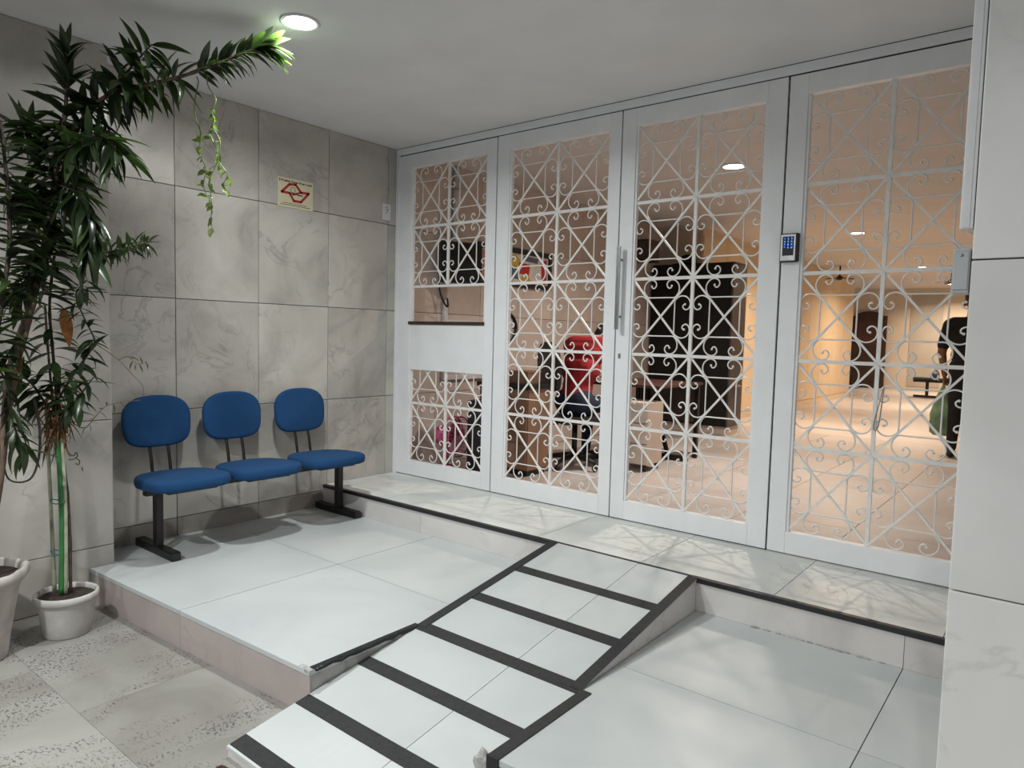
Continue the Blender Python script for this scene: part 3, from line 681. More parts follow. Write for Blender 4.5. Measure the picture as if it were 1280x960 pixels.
def leaf_mesh(bend, wid, mat, curl=0):
    """unit-length lance leaf along +x, folded on its midrib, drooping by bend"""
    N = 7; vs = []; fs = []
    for i in range(N+1):
        t = i/N; wv = wid*(math.sin(PI*min(1, t*1.0)**.72)**.9 if 0 < t < 1 else 0)+.004
        x = t*(1-.18*bend*t); z = -bend*.45*t*t
        for s_ in (-1, 0, 1): vs.append((x, s_*wv/2, z+(.16*wv if s_ else -.04*wv)+curl*math.sin(t*6)*.05))
    for i in range(N):
        for k in range(2): a = i*3+k; fs.append((a, a+3, a+4, a+1))
    me = MB().add(vs, fs, True).mesh('leaf', False); me.materials.append(MT[mat]); return me
LV = {k: [leaf_mesh(b_, w_, k) for b_, w_ in ((.25, .215), (.6, .20), (.95, .21), (.45, .235))] for k in ('leaf', 'leaf_mid', 'leaf_tip')}
def leaf_matrix(p, d, roll, L, W):
    d = d.normalized(); up = Vector((0, 0, 1))
    y = up.cross(d)
    if y.length < .05: y = Vector((1, 0, 0)).cross(d)
    y.normalize(); z = d.cross(y)
    m = Matrix((d, y, z)).transposed().to_4x4()
    return Matrix.Translation(p) @ m @ Matrix.Rotation(roll, 4, 'X') @ Matrix.Diagonal((L, W, L, 1))
def leaves_along(path, t0, t1, n, Lr, spread, droop, fwd, kind, rr, wide=1.0, zmax=2.585):
    sp = spline(path, 8); ln = [0]
    for a, b in zip(sp, sp[1:]): ln.append(ln[-1]+(b-a).length)
    out = []; ph = rr.random()*6
    for k in range(n):
        t = t0+(t1-t0)*(k+rr.random()*.6)/n; s_ = t*ln[-1]
        i = max(j for j in range(len(ln)) if ln[j] <= s_+1e-9); i = min(i, len(sp)-2)
        f_ = (s_-ln[i])/max(1e-6, ln[i+1]-ln[i]); p = sp[i].lerp(sp[i+1], min(1, f_)); tg = (sp[i+1]-sp[i]).normalized()
        a = tg.orthogonal().normalized(); b = tg.cross(a); ph += 2.4+rr.uniform(-.4, .4)
        rad = a*math.cos(ph)+b*math.sin(ph)
        d = tg*(fwd+rr.uniform(-.2, .2))+rad*spread+Vector((0, 0, -droop*rr.uniform(.5, 1.4)))
        L = rr.uniform(*Lr)
        if p.x+d.normalized().x*L < .30: d.x = abs(d.x)*.3+.05
        if p.z+d.normalized().z*L > zmax: d.z = -abs(d.z)*.3
        kd = kind if not isinstance(kind, (tuple, list)) else rr.choice(kind)
        out.append((L, kd, leaf_matrix(p, d, rr.uniform(-.5, .5), L, L*wide*rr.uniform(.8, 1.15))))
    return out
def place_leaves(root, lst, rr, limit=300):
    lst.sort(key=lambda q: -q[0])
    for L, kd, M in lst[:limit]: link('leaf', LV[kd][rr.randrange(4)], root, M)
    if len(lst) > limit:
        mb = MB()
        for L, kd, M in lst[limit:]:
            me = LV['leaf'][rr.randrange(4)]; mb.add([M @ v.co for v in me.vertices], [list(p.vertices) for p in me.polygons], True)
        o = mb.build('small_leaves', 'leaf', root, False); o['kind'] = 'stuff'
def stem(path, r0, r1, name, mat, parent, n=8, knots=0):
    sp = spline(path, 8); N = len(sp)
    rs = [r0+(r1-r0)*i/(N-1)+(knots*r0*(.25 if i % 5 == 0 else 0)) for i in range(N)]
    return MB().tube(sp, rs, n).build(name, mat, parent, False)
# --- tall dracaena in the big pot
rr = random.Random(21)
BP = Vector((.61, -3.0, ZG))
dr = thing('potted_dracaena', 'tall dark leaved plant in the large chipped white pot, its arm reaching the ceiling light', 'plant', BP)
def shift(path): return [Vector(p)-BP for p in path]
prof = [(.001, 0), (.125, 0), (.13, .01), (.142, .10), (.172, .28), (.19, .345), (.207, .352), (.214, .375), (.212, .395), (.198, .401), (.190, .39), (.184, .34), (.001, .335)]
MB().lathe(prof[:12], 40, wob=lambda i, a: (.006*math.sin(5*a)+.004*math.sin(13*a+1)) if 6 <= i <= 9 else .0015*math.sin(3*a)).build('pot', 'pot_old', dr)
MB().lathe([(.186, .362), (.12, .368), (.05, .372), (.001, .372)], 28, wob=lambda i, a: .002*math.sin(7*a)).build('soil', 'soil', dr)
mk = MB()
for k in range(4): mk.tube([(.133*math.cos(a_), .133*math.sin(a_), .055+k*.004+.006*math.sin(a_*40+k)) for a_ in [.25+k*.06+q*.012 for q in range(6)]], .0022, 4)
mk.build('pen_marks', 'ink', dr)
for nm, r0, r1, mt in (('trunk1', .017, .007, 'bark'), ('arm', .015, .006, 'bark'), ('left', .014, .006, 'bark_dark')):
    stem(shift(PP[nm]), r0, r1, 'stem', mt, dr, 9, .5)
for nm in ('low', 'dense', 'hang', 'l2', 'l3', 'mid', 'top2', 'loop', 'll', 'lm'): stem(shift(PP[nm]), .0065, .003, 'branch', 'bark_dark', dr, 6)
Ls = []
K2 = ('leaf', 'leaf', 'leaf_mid')
z_ = 2.585-ZG
Ls += leaves_along(shift(PP['trunk1']), .52, .92, 91, (.13, .21), .95, .25, .35, K2, rr, zmax=z_)
Ls += leaves_along(shift(PP['trunk1']), .92, 1.0, 24, (.10, .16), .6, -.05, .8, 'leaf_mid', rr, 1.15, z_)
Ls += leaves_along(shift(PP['arm']), .45, .86, 129, (.13, .22), .95, .45, .45, K2, rr, zmax=z_)
Ls += leaves_along(shift(PP['arm']), .88, .97, 45, (.09, .15), .75, .15, .75, ('leaf_mid', 'leaf_tip'), rr, 1.1, z_)
Ls += leaves_along(shift(PP['arm']), .965, 1.0, 24, (.12, .18), .55, -.05, .95, 'leaf_tip', rr, 1.25, z_)
Ls += leaves_along(shift(PP['left']), .45, 1.0, 108, (.13, .21), .95, .2, .3, K2, rr, zmax=z_)
Ls += leaves_along(shift(PP['low']), .3, 1.0, 77, (.055, .10), .9, .12, .35, 'leaf', rr, 1.15, z_)
Ls += leaves_along(shift(PP['dense']), .1, 1.0, 77, (.13, .22), .8, .55, .45, K2, rr, zmax=z_)
Ls += leaves_along(shift(PP['hang']), .1, 1.0, 70, (.12, .22), .7, .6, .3, K2, rr, zmax=z_)
Ls += leaves_along(shift(PP['l2']), .1, 1.0, 45, (.12, .19), .9, .25, .3, K2, rr, zmax=z_)
Ls += leaves_along(shift(PP['l3']), .1, 1.0, 45, (.12, .19), .9, .2, .4, K2, rr, zmax=z_)
Ls += leaves_along(shift(PP['mid']), .1, 1.0, 45, (.09, .16), .8, .4, .3, K2, rr, zmax=z_)
Ls += leaves_along(shift(PP['top2']), .2, 1.0, 38, (.12, .19), .7, .45, .4, 'leaf', rr, zmax=z_)
Ls += leaves_along(shift(PP['ll']), .2, 1.0, 26, (.10, .17), .85, .4, .3, K2, rr, zmax=z_)
Ls += leaves_along(shift(PP['lm']), .2, 1.0, 22, (.10, .17), .85, .4, .3, K2, rr, zmax=z_)
Ls += leaves_along(shift(PP['arm']), .5, .80, 60, (.14, .22), .8, .75, .3, K2, rr, 1.1, z_)
place_leaves(dr, Ls, rr)
for p, d, L in (((.61, -2.80, 1.05), (.2, -.1, -.6), .16), ((.70, -2.72, 1.36), (-.2, -.3, -.5), .15)):
    me = leaf_mesh(.5, .2, 'orange_leaf'); link('dry_leaf', me, dr, leaf_matrix(Vector(p)-BP, Vector(d), .4, L, L*1.2))
# --- small pot with green canes
SPt = Vector((.605, -2.625, ZG))
sm = thing('potted_cane_plant', 'small white pot of thin canes tied to green stakes at the platform corner', 'plant', SPt)
def sh2(path): return [Vector(p)-SPt for p in path]
MB().lathe([(r_*.93, z_*.93) for r_, z_ in [(.001, 0), (.098, 0), (.104, .008), (.116, .07), (.130, .175), (.133, .182), (.143, .184), (.147, .20), (.146, .218), (.138, .223), (.130, .215), (.127, .19)]], 40).build('pot', 'pot', sm)
MB().lathe([(.120, .183), (.08, .188), (.03, .193), (.001, .194)], 28, wob=lambda i, a: .002*math.sin(9*a)).build('soil', 'soil', sm)
stem(sh2(PP['stem_small']), .0085, .006, 'stem', 'bark_dark', sm, 8, .8)
stem(sh2(PP['green']), .0115, .010, 'stake', 'stake_green', sm, 8); stem(sh2(PP['green2']), .009, .008, 'stake', 'stake_pale', sm, 8)
stem(sh2(PP['pale']), .0095, .007, 'stake', 'stake_pale', sm, 8)
stem([Vector(p)-SPt+Vector((-.03, -.01, 0)) for p in PP['stem_small'][:5]], .0075, .005, 'stem', 'bark', sm, 8, .8)
for nm in ('sb', 'sb2', 'sb3'): stem(sh2(PP[nm]), .006, .003, 'branch', 'bark_dark', sm, 6)
for nm in ('ten1', 'ten2', 'ten3'): stem(sh2(PP[nm]), .0025, .0012, 'tendril', 'bark', sm, 5)
for q, z in enumerate((.20, .02)):
    c_ = Vector((.565-.01*q, -2.64, .30-.25*q))-SPt
    MB().tube([c_+Vector((.045*math.cos(a), .03*math.sin(a), .006*math.sin(2*a))) for a in [2*PI*k/18 for k in range(19)]], .0028, 5).build('tie', 'tie_blue', sm)
fb = MB(); rr = random.Random(5)
for k in range(150):
    p = Vector((.545, -2.63, .70))-SPt+Vector((rr.gauss(0, .022), rr.gauss(0, .022), rr.gauss(0, .05))); d = Vector((rr.gauss(0, .4), rr.gauss(0, .4), -1+rr.gauss(0, .4))).normalized()
    fb.tube([p, p+d*.05, p+d*.09+Vector((0, 0, -.02))], [.004, .0028, .0008], 4)
o = fb.build('root_fibre', 'fiber', sm, False); o['kind'] = 'stuff'
Ls = []
Ls += leaves_along(sh2(PP['stem_small']), .55, 1.0, 42, (.10, .18), .9, .3, .2, K2, rr, 1.3)
Ls += leaves_along(sh2(PP['sb']), .1, 1.0, 56, (.07, .14), .85, .35, .25, K2, rr, 1.3)
Ls += leaves_along(sh2(PP['sb2']), .1, 1.0, 33, (.09, .16), .85, .35, .3, K2, rr, 1.3)
Ls += leaves_along(sh2(PP['sb3']), .2, 1.0, 19, (.09, .16), .8, .5, .3, K2, rr, 1.3)
Ls += leaves_along(sh2(PP['ten2']), .2, .8, 9, (.03, .06), .8, .4, .2, 'leaf_mid', rr)
Ls += leaves_along(sh2(PP['ten3']), .3, 1.0, 7, (.03, .06), .8, .4, .4, 'leaf_mid', rr)
place_leaves(sm, Ls, rr)
link('dry_leaf', leaf_mesh(.4, .22, 'orange_leaf'), sm, leaf_matrix(Vector((.55, -2.60, 1.22))-SPt, Vector((.25, .1, -1)), .5, .20, .24))
# --- pale vine hanging from the arm
vo = Vector(PP['vine1'][0]); vn = thing('hanging_vine', 'thin pale green vine with curled leaves hanging from the plant arm', 'vine', vo)
lvp = [leaf_mesh(1.3, .5, 'leaf_pale', 1), leaf_mesh(.7, .55, 'leaf_pale', -1)]; rr = random.Random(9)
for nm, n in (('vine1', 26), ('vine2', 18), ('vine3', 12)):
    pth = [Vector(p)-vo for p in PP[nm]]; sp = spline(pth, 6)
    sp = [p+Vector((.008*math.sin(i*.9), .008*math.cos(i*.8), 0)) if 0 < i < len(sp)-1 else p for i, p in enumerate(sp)]
    MB().tube(sp, [.003-.0015*i/len(sp) for i in range(len(sp))], 5).build('vine_stem', 'leaf_pale', vn, False)
    for k in range(n):
        p = sp[min(len(sp)-1, int((.3+.7*(k+rr.random())/n)*(len(sp)-1)))]; d = Vector((rr.gauss(0, 1), rr.gauss(0, 1), -.5+rr.gauss(0, .5)))
        L = rr.uniform(.032, .058); link('leaf', lvp[k % 2], vn, leaf_matrix(p, d, rr.uniform(-1, 1), L, L))

# ================================================================== LOBBY AND HALL
# white pipe on the lobby wall
pp = thing('wall_pipe', 'white vertical pipe on the lobby wall behind the narrow gate panel', 'pipe', (.031, .64, 1.62))
MB().tube([(0, 0, 0), (0, 0, ZC-1.622)], .028, 14).build('tube', 'white_plastic', pp)
for z in (.12, .75): MB().tube([(0, 0, z), (0, 0, z+.04)], .0295, 14).build('clip', 'grey_plastic', pp)
# monitor on a bracket
tv = thing('wall_monitor', 'black flat screen on a wall bracket behind the narrow gate panel', 'screen', (.17, .56, 1.75), math.radians(-27))
B((-.02, -.19, -.17), (.02, .19, .18), .006).build('housing', 'blackplastic', tv); B((.0195, -.18, -.155), (.022, .18, .165)).build('screen_glass', 'cab_black', tv)
MB().obox((-.16, -.08, 0), (-.02, -.01, 0), .05, .06).build('bracket', 'blackmetal', tv)
MB().tube(spline([(-.03, -.18, -.17), (-.05, -.16, -.26), (-.06, -.12, -.34), (-.05, -.09, -.37), (-.04, -.10, -.30)], 5), .008, 6).build('cable', 'blackplastic', tv)
# white framed board
wb = thing('framed_board', 'white framed board low on the lobby wall seen through the hatch', 'board', (.003, .92, 1.0))
for a, b in (((0, -.40, -.26), (.03, -.36, .44)), ((0, .40, -.26), (.03, .44, .44)), ((0, -.36, -.26), (.03, .40, -.22)), ((0, -.36, .235), (.028, .40, .268))): B(a, b, .003).build('frame_bar', 'white_plastic', wb)
B((.001, -.37, -.23), (.008, .41, .25)).build('board', 'peach_wall', wb)
# framed colourful picture
pc = thing('framed_picture', 'black framed colourful print on the lobby wall', 'picture', (.003, 1.525, 1.805))
for a, b in (((0, -.57, -.185), (.03, -.525, .185)), ((0, .525, -.185), (.03, .57, .185)), ((0, -.525, .14), (.03, .525, .185)), ((0, -.525, -.185), (.03, .525, -.14))): B(a, b, .004).build('frame', 'blackplastic', pc)
pb = B((.002, -.53, -.145), (.012, .53, .145)).build('print', 'pic_white', pc)
def blob(poly, m, h): MB().prism(poly, .012, .0125+h*.0003, lambda a, b, q: (q, a, b)).build('shape', m, pb)
blob([(-.50, -.12), (-.12, -.12), (-.16, .12), (-.50, .12)], 'pic_orange', 1); blob([(-.40, -.02), (-.30, -.1), (-.22, .02), (-.32, .10)], 'pic_red', 2)
blob([(-.16, .02), (.0, .0), (.06, .08), (-.02, .13), (-.14, .12)], 'pic_yellow', 2); blob([(-.10, -.10), (.04, -.11), (.02, .0), (-.08, .0)], 'pic_blue', 2)
blob([(.02, -.05), (.2, -.06), (.22, .05), (.04, .06)], 'pic_red', 3); blob([(.06, -.12), (.24, -.12), (.2, -.07), (.08, -.07)], 'pic_yellow', 2)
blob([(.42, -.13), (.50, -.13), (.50, .12), (.40, .10)], 'pic_red', 2); blob([(.10, .08), (.34, .07), (.36, .12), (.12, .13)], 'pic_blue', 2)
# wall clock
ck = thing('wall_clock', 'round black rimmed wall clock half hidden by a gate door stile', 'clock', (.003, 1.385, 1.215))
def ringx(r, rt, n=28): return MB().tube([(.018, r*math.cos(2*PI*k/n), r*math.sin(2*PI*k/n)) for k in range(n+1)], rt, 6)
ringx(.145, .017).build('rim', 'blackplastic', ck); MB().tube([(0, 0, 0), (.012, 0, 0)], .145, 28).build('dial', 'pic_white', ck)
mb = MB()
for k in range(12):
    a = PI*k/6; mb.obox((.0135, .10*math.cos(a), .10*math.sin(a)), (.0135, .125*math.cos(a), .125*math.sin(a)), .01, .002, (1, 0, 0))
mb.build('hour_marks', 'ink', ck); MB().obox((.016, 0, 0), (.016, .06, .04), .01, .002, (1, 0, 0)).build('hand', 'ink', ck); MB().obox((.018, 0, 0), (.018, -.03, .1), .008, .002, (1, 0, 0)).build('hand', 'ink', ck)
# white meter box on the wall and brown speaker box
mbx = thing('meter_box', 'white box on the lobby wall left of the black cabinet', 'box', (.003, 3.55, 1.03))
B((0, -.22, 0), (.12, .22, .30), .006).build('case', 'white_plastic', mbx); B((.119, -.19, .03), (.126, .19, .27), .003).build('cover', 'white_plastic', mbx)
sbx = thing('wall_speaker', 'brown box speaker mounted high on the lobby wall above the black cabinet', 'speaker', (.003, 3.85, 2.08))
B((.05, -.14, 0), (.27, .16, .26), .006).build('case', 'wood_dark', sbx); B((.08, -.1425, .03), (.24, -.139, .23), .002).build('grille_cloth', 'cab_side', sbx)
MB().obox((0, 0, .13), (.055, 0, .13), .06, .06).build('bracket', 'blackmetal', sbx)
# tall black cabinet
cb = thing('tall_cabinet', 'tall black cabinet with brownish side standing in the lobby', 'cabinet', (.03, 4.30, 0))
B((0, .03, .10), (1.055, .44, 2.09), .004).build('carcass', 'cab_black', cb); B((1.055, .012, .10), (1.078, .44, 2.09), .002).build('side_panel', 'cab_side', cb)
B((.03, .05, 0), (1.06, .42, .10), .003).build('plinth', 'beige', cb)
for k in range(2):
    dd = B((.006+k*.524, .008, .11), (.524+k*.524, .029, 2.08), .003).build('door', 'cab_black', cb)
    MB().tube([(.49+k*.068, .0, .98), (.49+k*.068, 0, 1.12)], .006, 8).build('handle', 'blackmetal', dd)
MB().lathe([(.001, 0), (.05, .0), (.055, .02), (.04, .03), (.001, .03)], 16, (1.10, .20, .58)).build('knob', 'wood_brown', cb)
hat = thing('felt_hat', 'black hat lying on top of the tall cabinet', 'hat', (.42, 4.52, 2.091))
MB().lathe([(.15, 0), (.148, .012), (.115, .02), (.108, .07), (.085, .115), (.04, .135), (.001, .14)], 28).build('crown', 'black_cloth', hat); MB().lathe([(.001, .002), (.20, .004), (.205, .010), (.12, .016)], 28).build('brim', 'black_cloth', hat)
# low brown drawer counter with black top
ct = thing('counter_cabinet', 'low brown drawer counter with a black top beside the office chair', 'cabinet', (.40, .58, 0))
B((.0, .012, .05), (.52, .30, .715), .003).build('carcass', 'wood_brown', ct); B((-.02, -.015, .715), (.54, .32, .752), .004).build('worktop', 'blackplastic', ct)
for z0, z1 in ((.06, .265), (.28, .485), (.50, .705)):
    d_ = B((.008, -.004, z0), (.512, .0115, z1), .003).build('drawer', 'wood_brown', ct); MB().tube([(.2, -.012, (z0+z1)/2), (.32, -.012, (z0+z1)/2)], .005, 8).build('handle', 'blackmetal', d_)
B((.02, .03, 0), (.5, .28, .05)).build('plinth', 'blackplastic', ct)
sb_ = thing('wooden_box', 'small brown wooden box on the black counter top', 'box', (.76, .74, .7525))
B((-.10, -.09, 0), (.10, .09, .09), .003).build('body', 'wood_brown', sb_); B((-.105, -.095, .09), (.105, .095, .105), .003).build('lid', 'wood_brown', sb_)
# black case on the floor by the fan
bc = thing('black_case', 'upright black case on the lobby floor beside the pink fan', 'case', (.60, .38, 0))
B((-.06, -.10, .012), (.13, .16, .62), .008).build('body', 'blackplastic', bc); B((-.05, -.107, .04), (.12, -.099, .60), .003).build('front_panel', 'tape_gloss', bc)
for x_ in (-.03, .10):
    for y_ in (-.07, .13): MB().tube([(x_, y_, 0), (x_, y_, .014)], .012, 8).build('foot', 'blackplastic', bc)
# pink fan
fn = thing('desk_fan', 'pink round floor fan behind the lower grille of the narrow gate panel', 'fan', (.36, .27, 0), math.radians(100))
MB().lathe([(.001, 0), (.115, 0), (.12, .012), (.10, .03), (.03, .045), (.026, .07)], 28).build('base', 'pink', fn)
MB().tube([(0, .03, .05), (0, .03, .16), (0, .02, .30)], [.022, .018, .02], 12).build('stalk', 'pink', fn)
MB().tube([(0, -.0, .31), (0, .05, .31), (0, .10, .31), (0, .115, .31)], [.06, .085, .08, .03], 18).build('motor', 'pink', fn)
for yy in (-.095, -.02): MB().tube([(.165*math.cos(2*PI*k/36), yy, .31+.165*math.sin(2*PI*k/36)) for k in range(37)], .006, 6).build('guard_ring', 'pink', fn)
mb = MB()
for k in range(28):
    a = 2*PI*k/28; mb.tube([(.035*math.cos(a), -.115, .31+.035*math.sin(a)), (.12*math.cos(a), -.112, .31+.12*math.sin(a)), (.165*math.cos(a), -.095, .31+.165*math.sin(a)), (.165*math.cos(a), -.02, .31+.165*math.sin(a)), (.06*math.cos(a), 0, .31+.06*math.sin(a))], .0022, 4)
o = mb.build('guard_wires', 'pink', fn, False); o['kind'] = 'stuff'
MB().tube([(0, -.122, .31), (0, -.112, .31)], .042, 20).build('guard_cap', 'pink', fn)
for k in range(4):
    a0 = PI/2*k; vs = []
    for i in range(5):
        r_ = .03+.115*i/4; wv = .25+.75*math.sin(PI*(i+1)/6)
        for t_ in (-.55, .55): vs.append((r_*math.cos(a0+t_*wv*.8), -.06+.025*t_, .31+r_*math.sin(a0+t_*wv*.8)))
    MB().add(vs, [(2*i, 2*i+1, 2*i+3, 2*i+2) for i in range(4)], True).build('blade', 'pink_dark', fn)
# desk with T feet
dk = thing('office_desk', 'dark topped desk on black T feet in front of the seated guard', 'desk', (1.18, 2.06, 0))
B((-.36, -.42, .715), (.36, .50, .74), .004).build('desktop', 'wood_red', dk)
for y in (.20,):
    B((-.14, y-.025, .05), (-.06, y+.025, .715), .003).build('leg', 'blackmetal', dk); B((-.14, y-.03, 0), (.36, y+.03, .05), .006).build('foot', 'blackmetal', dk)
    MB().obox((.16, y, .045), (-.02, y, .60), .035, .03, (0, 1, 0)).build('brace', 'blackmetal', dk)
B((-.34, .44, .0), (-.30, .48, .715), .003).build('leg', 'blackmetal', dk); B((.30, .44, .0), (.34, .48, .715), .003).build('leg', 'blackmetal', dk)
B((-.30, .45, .35), (.30, .465, .70), .002).build('modesty_panel', 'cab_side', dk)
# beige drawer unit
du = thing('drawer_unit', 'beige drawer pedestal on castors beside the guard', 'drawer unit', (1.33, 1.48, 0))
B((-.185, .018, .06), (.185, .30, .60), .004).build('carcass', 'beige', du)
for z0, z1 in ((.065, .235), (.245, .415), (.425, .595)):
    d_ = B((-.182, .0, z0), (.182, .0175, z1), .003).build('drawer', 'beige', du); B((-.05, -.008, z1-.03), (.05, .0, z1-.018), .001).build('pull', 'grey_plastic', d_)
for x_ in (-.15, .15):
    for y_ in (.05, .27): MB().ball((x_, y_, .03), (.022, .03, .03), 10, 8).build('castor', 'blackplastic', du)
# office chair
oc = thing('office_chair', 'black office chair under the guard in the red shirt', 'chair', (.93, 1.26, 0), math.radians(-32))
for k in range(5):
    a = 2*PI*k/5+.3; e = Vector((.27*math.cos(a), .27*math.sin(a), 0))
    lg = MB().tube([(0, 0, .11), (e.x*.6, e.y*.6, .095), (e.x, e.y, .075)], [.03, .022, .016], 8).build('base_leg', 'blackplastic', oc); MB().ball((e.x, e.y, .03), (.026, .026, .03), 10, 8).build('castor', 'blackplastic', lg)
MB().tube([(0, 0, .09), (0, 0, .40)], .024, 12).build('column', 'blackmetal', oc)
B((-.22, -.21, .40), (.22, .23, .462), .025).build('seat', 'blackplastic', oc)
B((-.03, -.30, .38), (.03, -.17, .41), .004).build('back_bracket', 'blackmetal', oc); MB().obox((0, -.285, .39), (0, -.30, .72), .05, .02, (0, 1, 0)).build('back_bar', 'blackmetal', oc)
bk = soft_pad(.44, .44, .06, 2.8).mesh('chair_back'); bk.materials.append(MT['blackplastic'])
link('backrest', bk, oc, Matrix.Translation((0, -.262, .88)) @ Matrix.Rotation(PI/2, 4, 'Z') @ Matrix.Rotation(-.06, 4, 'Y'))

# ------------------------------------------------------------------ people
def person(name, label, loc, rz_, caps, extra=(), voxel=.0085):
    """caps: (p, q, r0, r1, material, squash). One continuous skin grown over tapered limbs."""
    mb = MB()
    for p, q, r0, r1, m, *rest in caps:
        p, q = Vector(p), Vector(q); n = 14; L = (q-p).length
        for c, r_ in ((p, r0), (q, r1)): mb.ball(c, r_, 14, 10)
        if L > 1e-5: mb.tube([p.lerp(q, t) for t in (0, .33, .66, 1)], [r0+(r1-r0)*t for t in (0, .33, .66, 1)], n)
    for c, rad, m in extra: mb.ball(c, rad, 18, 12)
    o = mb.build(name, 'skin'); md = o.modifiers.new('r', 'REMESH'); md.mode = 'VOXEL'; md.voxel_size = voxel; md.use_smooth_shade = True
    sm_ = o.modifiers.new('s', 'SMOOTH'); sm_.factor = .5; sm_.iterations = 5
    bpy.context.view_layer.update()
    me = bpy.data.meshes.new_from_object(o.evaluated_get(bpy.context.evaluated_depsgraph_get()))
    o.modifiers.clear(); o.data = me; me.materials.clear()
    keys = []
    for c_ in list(caps)+list(extra):
        k = c_[4] if len(c_) >= 5 else c_[2]
        if k not in keys: keys.append(k)
    for k in keys: me.materials.append(MT[k])
    seg = [(Vector(p), Vector(q), r0, r1, keys.index(m)) for p, q, r0, r1, m, *_ in caps]
    ex = [(Vector(c), Vector(rad) if isinstance(rad, (tuple, list)) else Vector((rad,)*3), keys.index(m)) for c, rad, m in extra]
    for pl_ in me.polygons:
        c = pl_.center; best = 1e9; bi = 0
        for p, q, r0, r1, mi in seg:
            d = q-p; t = 0 if d.length_squared < 1e-9 else max(0, min(1, (c-p).dot(d)/d.length_squared)); v = (c-(p+d*t)).length-(r0+(r1-r0)*t)
            if v < best: best = v; bi = mi
        for e_, rad, mi in ex:
            k = Vector(((c-e_).x/rad.x, (c-e_).y/rad.y, (c-e_).z/rad.z)).length; v = (k-1)*min(rad)
            if v < best: best = v; bi = mi
        pl_.material_index = bi; pl_.use_smooth = True
    o.location = loc; o.rotation_euler = (0, 0, rz_); tag(o, label, 'person'); return o
def hand(w, dirv, palm_n, thumb_side, skin, curl=.6):
    """palm and five bent fingers; w wrist, dirv pointing to the fingertips, palm_n the palm's facing"""
    d = Vector(dirv).normalized(); n = Vector(palm_n); n = (n-d*n.dot(d)).normalized(); s_ = d.cross(n)*thumb_side; w = Vector(w); out = []
    for k in range(4):
        off = s_*(.030-.020*k); base = w+d*.085+off*.95
        out.append((w+d*.012+off*.5, base, .016, .0125, skin))
        L = (.040, .045, .042, .034)[k]
        a1 = (d*math.cos(curl)+n*math.sin(curl)).normalized(); a2 = (d*math.cos(curl*2.1)+n*math.sin(curl*2.1)).normalized()
        m_ = base+a1*L; out.append((base, m_, .0102, .0092, skin)); out.append((m_, m_+a2*L*.85, .0092, .0078, skin))
    tb = w+d*.03+s_*.030; tm = tb+(d*.6+s_*.7+n*.45).normalized()*.042; out.append((tb, tm, .0125, .0105, skin)); out.append((tm, tm+(d*.9+n*.5-s_*.1).normalized()*.032, .0105, .0085, skin))
    return out
def head(c, fwd, skin, hair, hs=1.0):
    """cranium, jaw, nose, ears, hair cap as ellipsoids/caps about the head centre c looking along +y"""
    c = Vector(c); f = Vector(fwd).normalized(); s_ = Vector((f.y, -f.x, 0)).normalized(); u = s_.cross(f)
    def P(a, b, d): return c+s_*a*hs+f*b*hs+u*d*hs
    caps = [(P(0, -.02, .035), P(0, .015, .03), .088*hs, .082*hs, skin), (P(0, .03, -.02), P(0, .045, -.075), .066*hs, .045*hs, skin),
            (P(0, .092, .012), P(0, .108, -.022), .010*hs, .014*hs, skin), (P(.083, -.005, .0), P(.083, -.01, -.03), .015*hs, .012*hs, skin), (P(-.083, -.005, .0), P(-.083, -.01, -.03), .015*hs, .012*hs, skin),
            (P(0, -.035, .06), P(0, .025, .075), .086*hs, .066*hs, hair), (P(0, -.055, .02), P(0, -.06, -.035), .072*hs, .055*hs, hair)]
    det = [(P(.033, .088, .012), .010*hs, 'eye'), (P(-.033, .088, .012), .010*hs, 'eye')]
    mouth = [P(-.022, .082, -.055), P(-.008, .090, -.053), P(.008, .090, -.053), P(.022, .082, -.055)]
    return caps, det, mouth
# seated guard in red
sk = 'skin'
hc, hdet, hm = head((.0, .43, 1.12), (.0, .75, -.66), sk, 'hair')
caps = [((-.07, 0, .575), (.07, 0, .575), .125, .125, 'jeans'), ((0, .02, .62), (0, .05, .76), .135, .135, 'red_shirt'), ((-.06, .07, .86), (.06, .07, .86), .13, .13, 'red_shirt'), ((-.08, .13, 1.0), (.08, .13, 1.0), .12, .12, 'red_shirt'),
        ((-.11, .15, 1.06), (.11, .15, 1.06), .095, .095, 'red_shirt'), ((-.15, .17, 1.08), (.15, .17, 1.08), .076, .076, 'red_shirt'), ((0, .20, 1.07), (0, .34, 1.12), .062, .055, sk)]+hc
for s_ in (-1, 1):
    caps += [((s_*.09, .02, .555), (s_*.115, .40, .545), .088, .066, 'jeans'), ((s_*.115, .40, .545), (s_*.12, .38, .12), .064, .044, 'jeans'),
             ((s_*.12, .36, .055), (s_*.125, .46, .045), .042, .038, 'shoe'), ((s_*.125, .46, .045), (s_*.13, .56, .04), .040, .032, 'shoe'),
             ((s_*.19, .17, 1.07), (s_*.235, .26, .94), .062, .056, 'red_shirt'), ((s_*.235, .26, .94), (s_*.25, .33, .83), .046, .042, sk), ((s_*.25, .33, .83), (s_*.13, .53, .785), .041, .029, sk)]
    caps += hand((s_*.13, .535, .785), (-s_*.25, 1, -.03), (0, 0, -1), -s_, sk, .35)
gd = person('person', 'seated person in a red shirt and dark jeans leaning over the desk', (.92, 1.26, 0), -.02, caps)
mb = MB()
for c, r_, m in hdet: mb.ball(c, r_, 8, 6)
mb.build('eyes', 'eye', gd); MB().tube(hm, .005, 6).build('mouth', 'lip', gd)
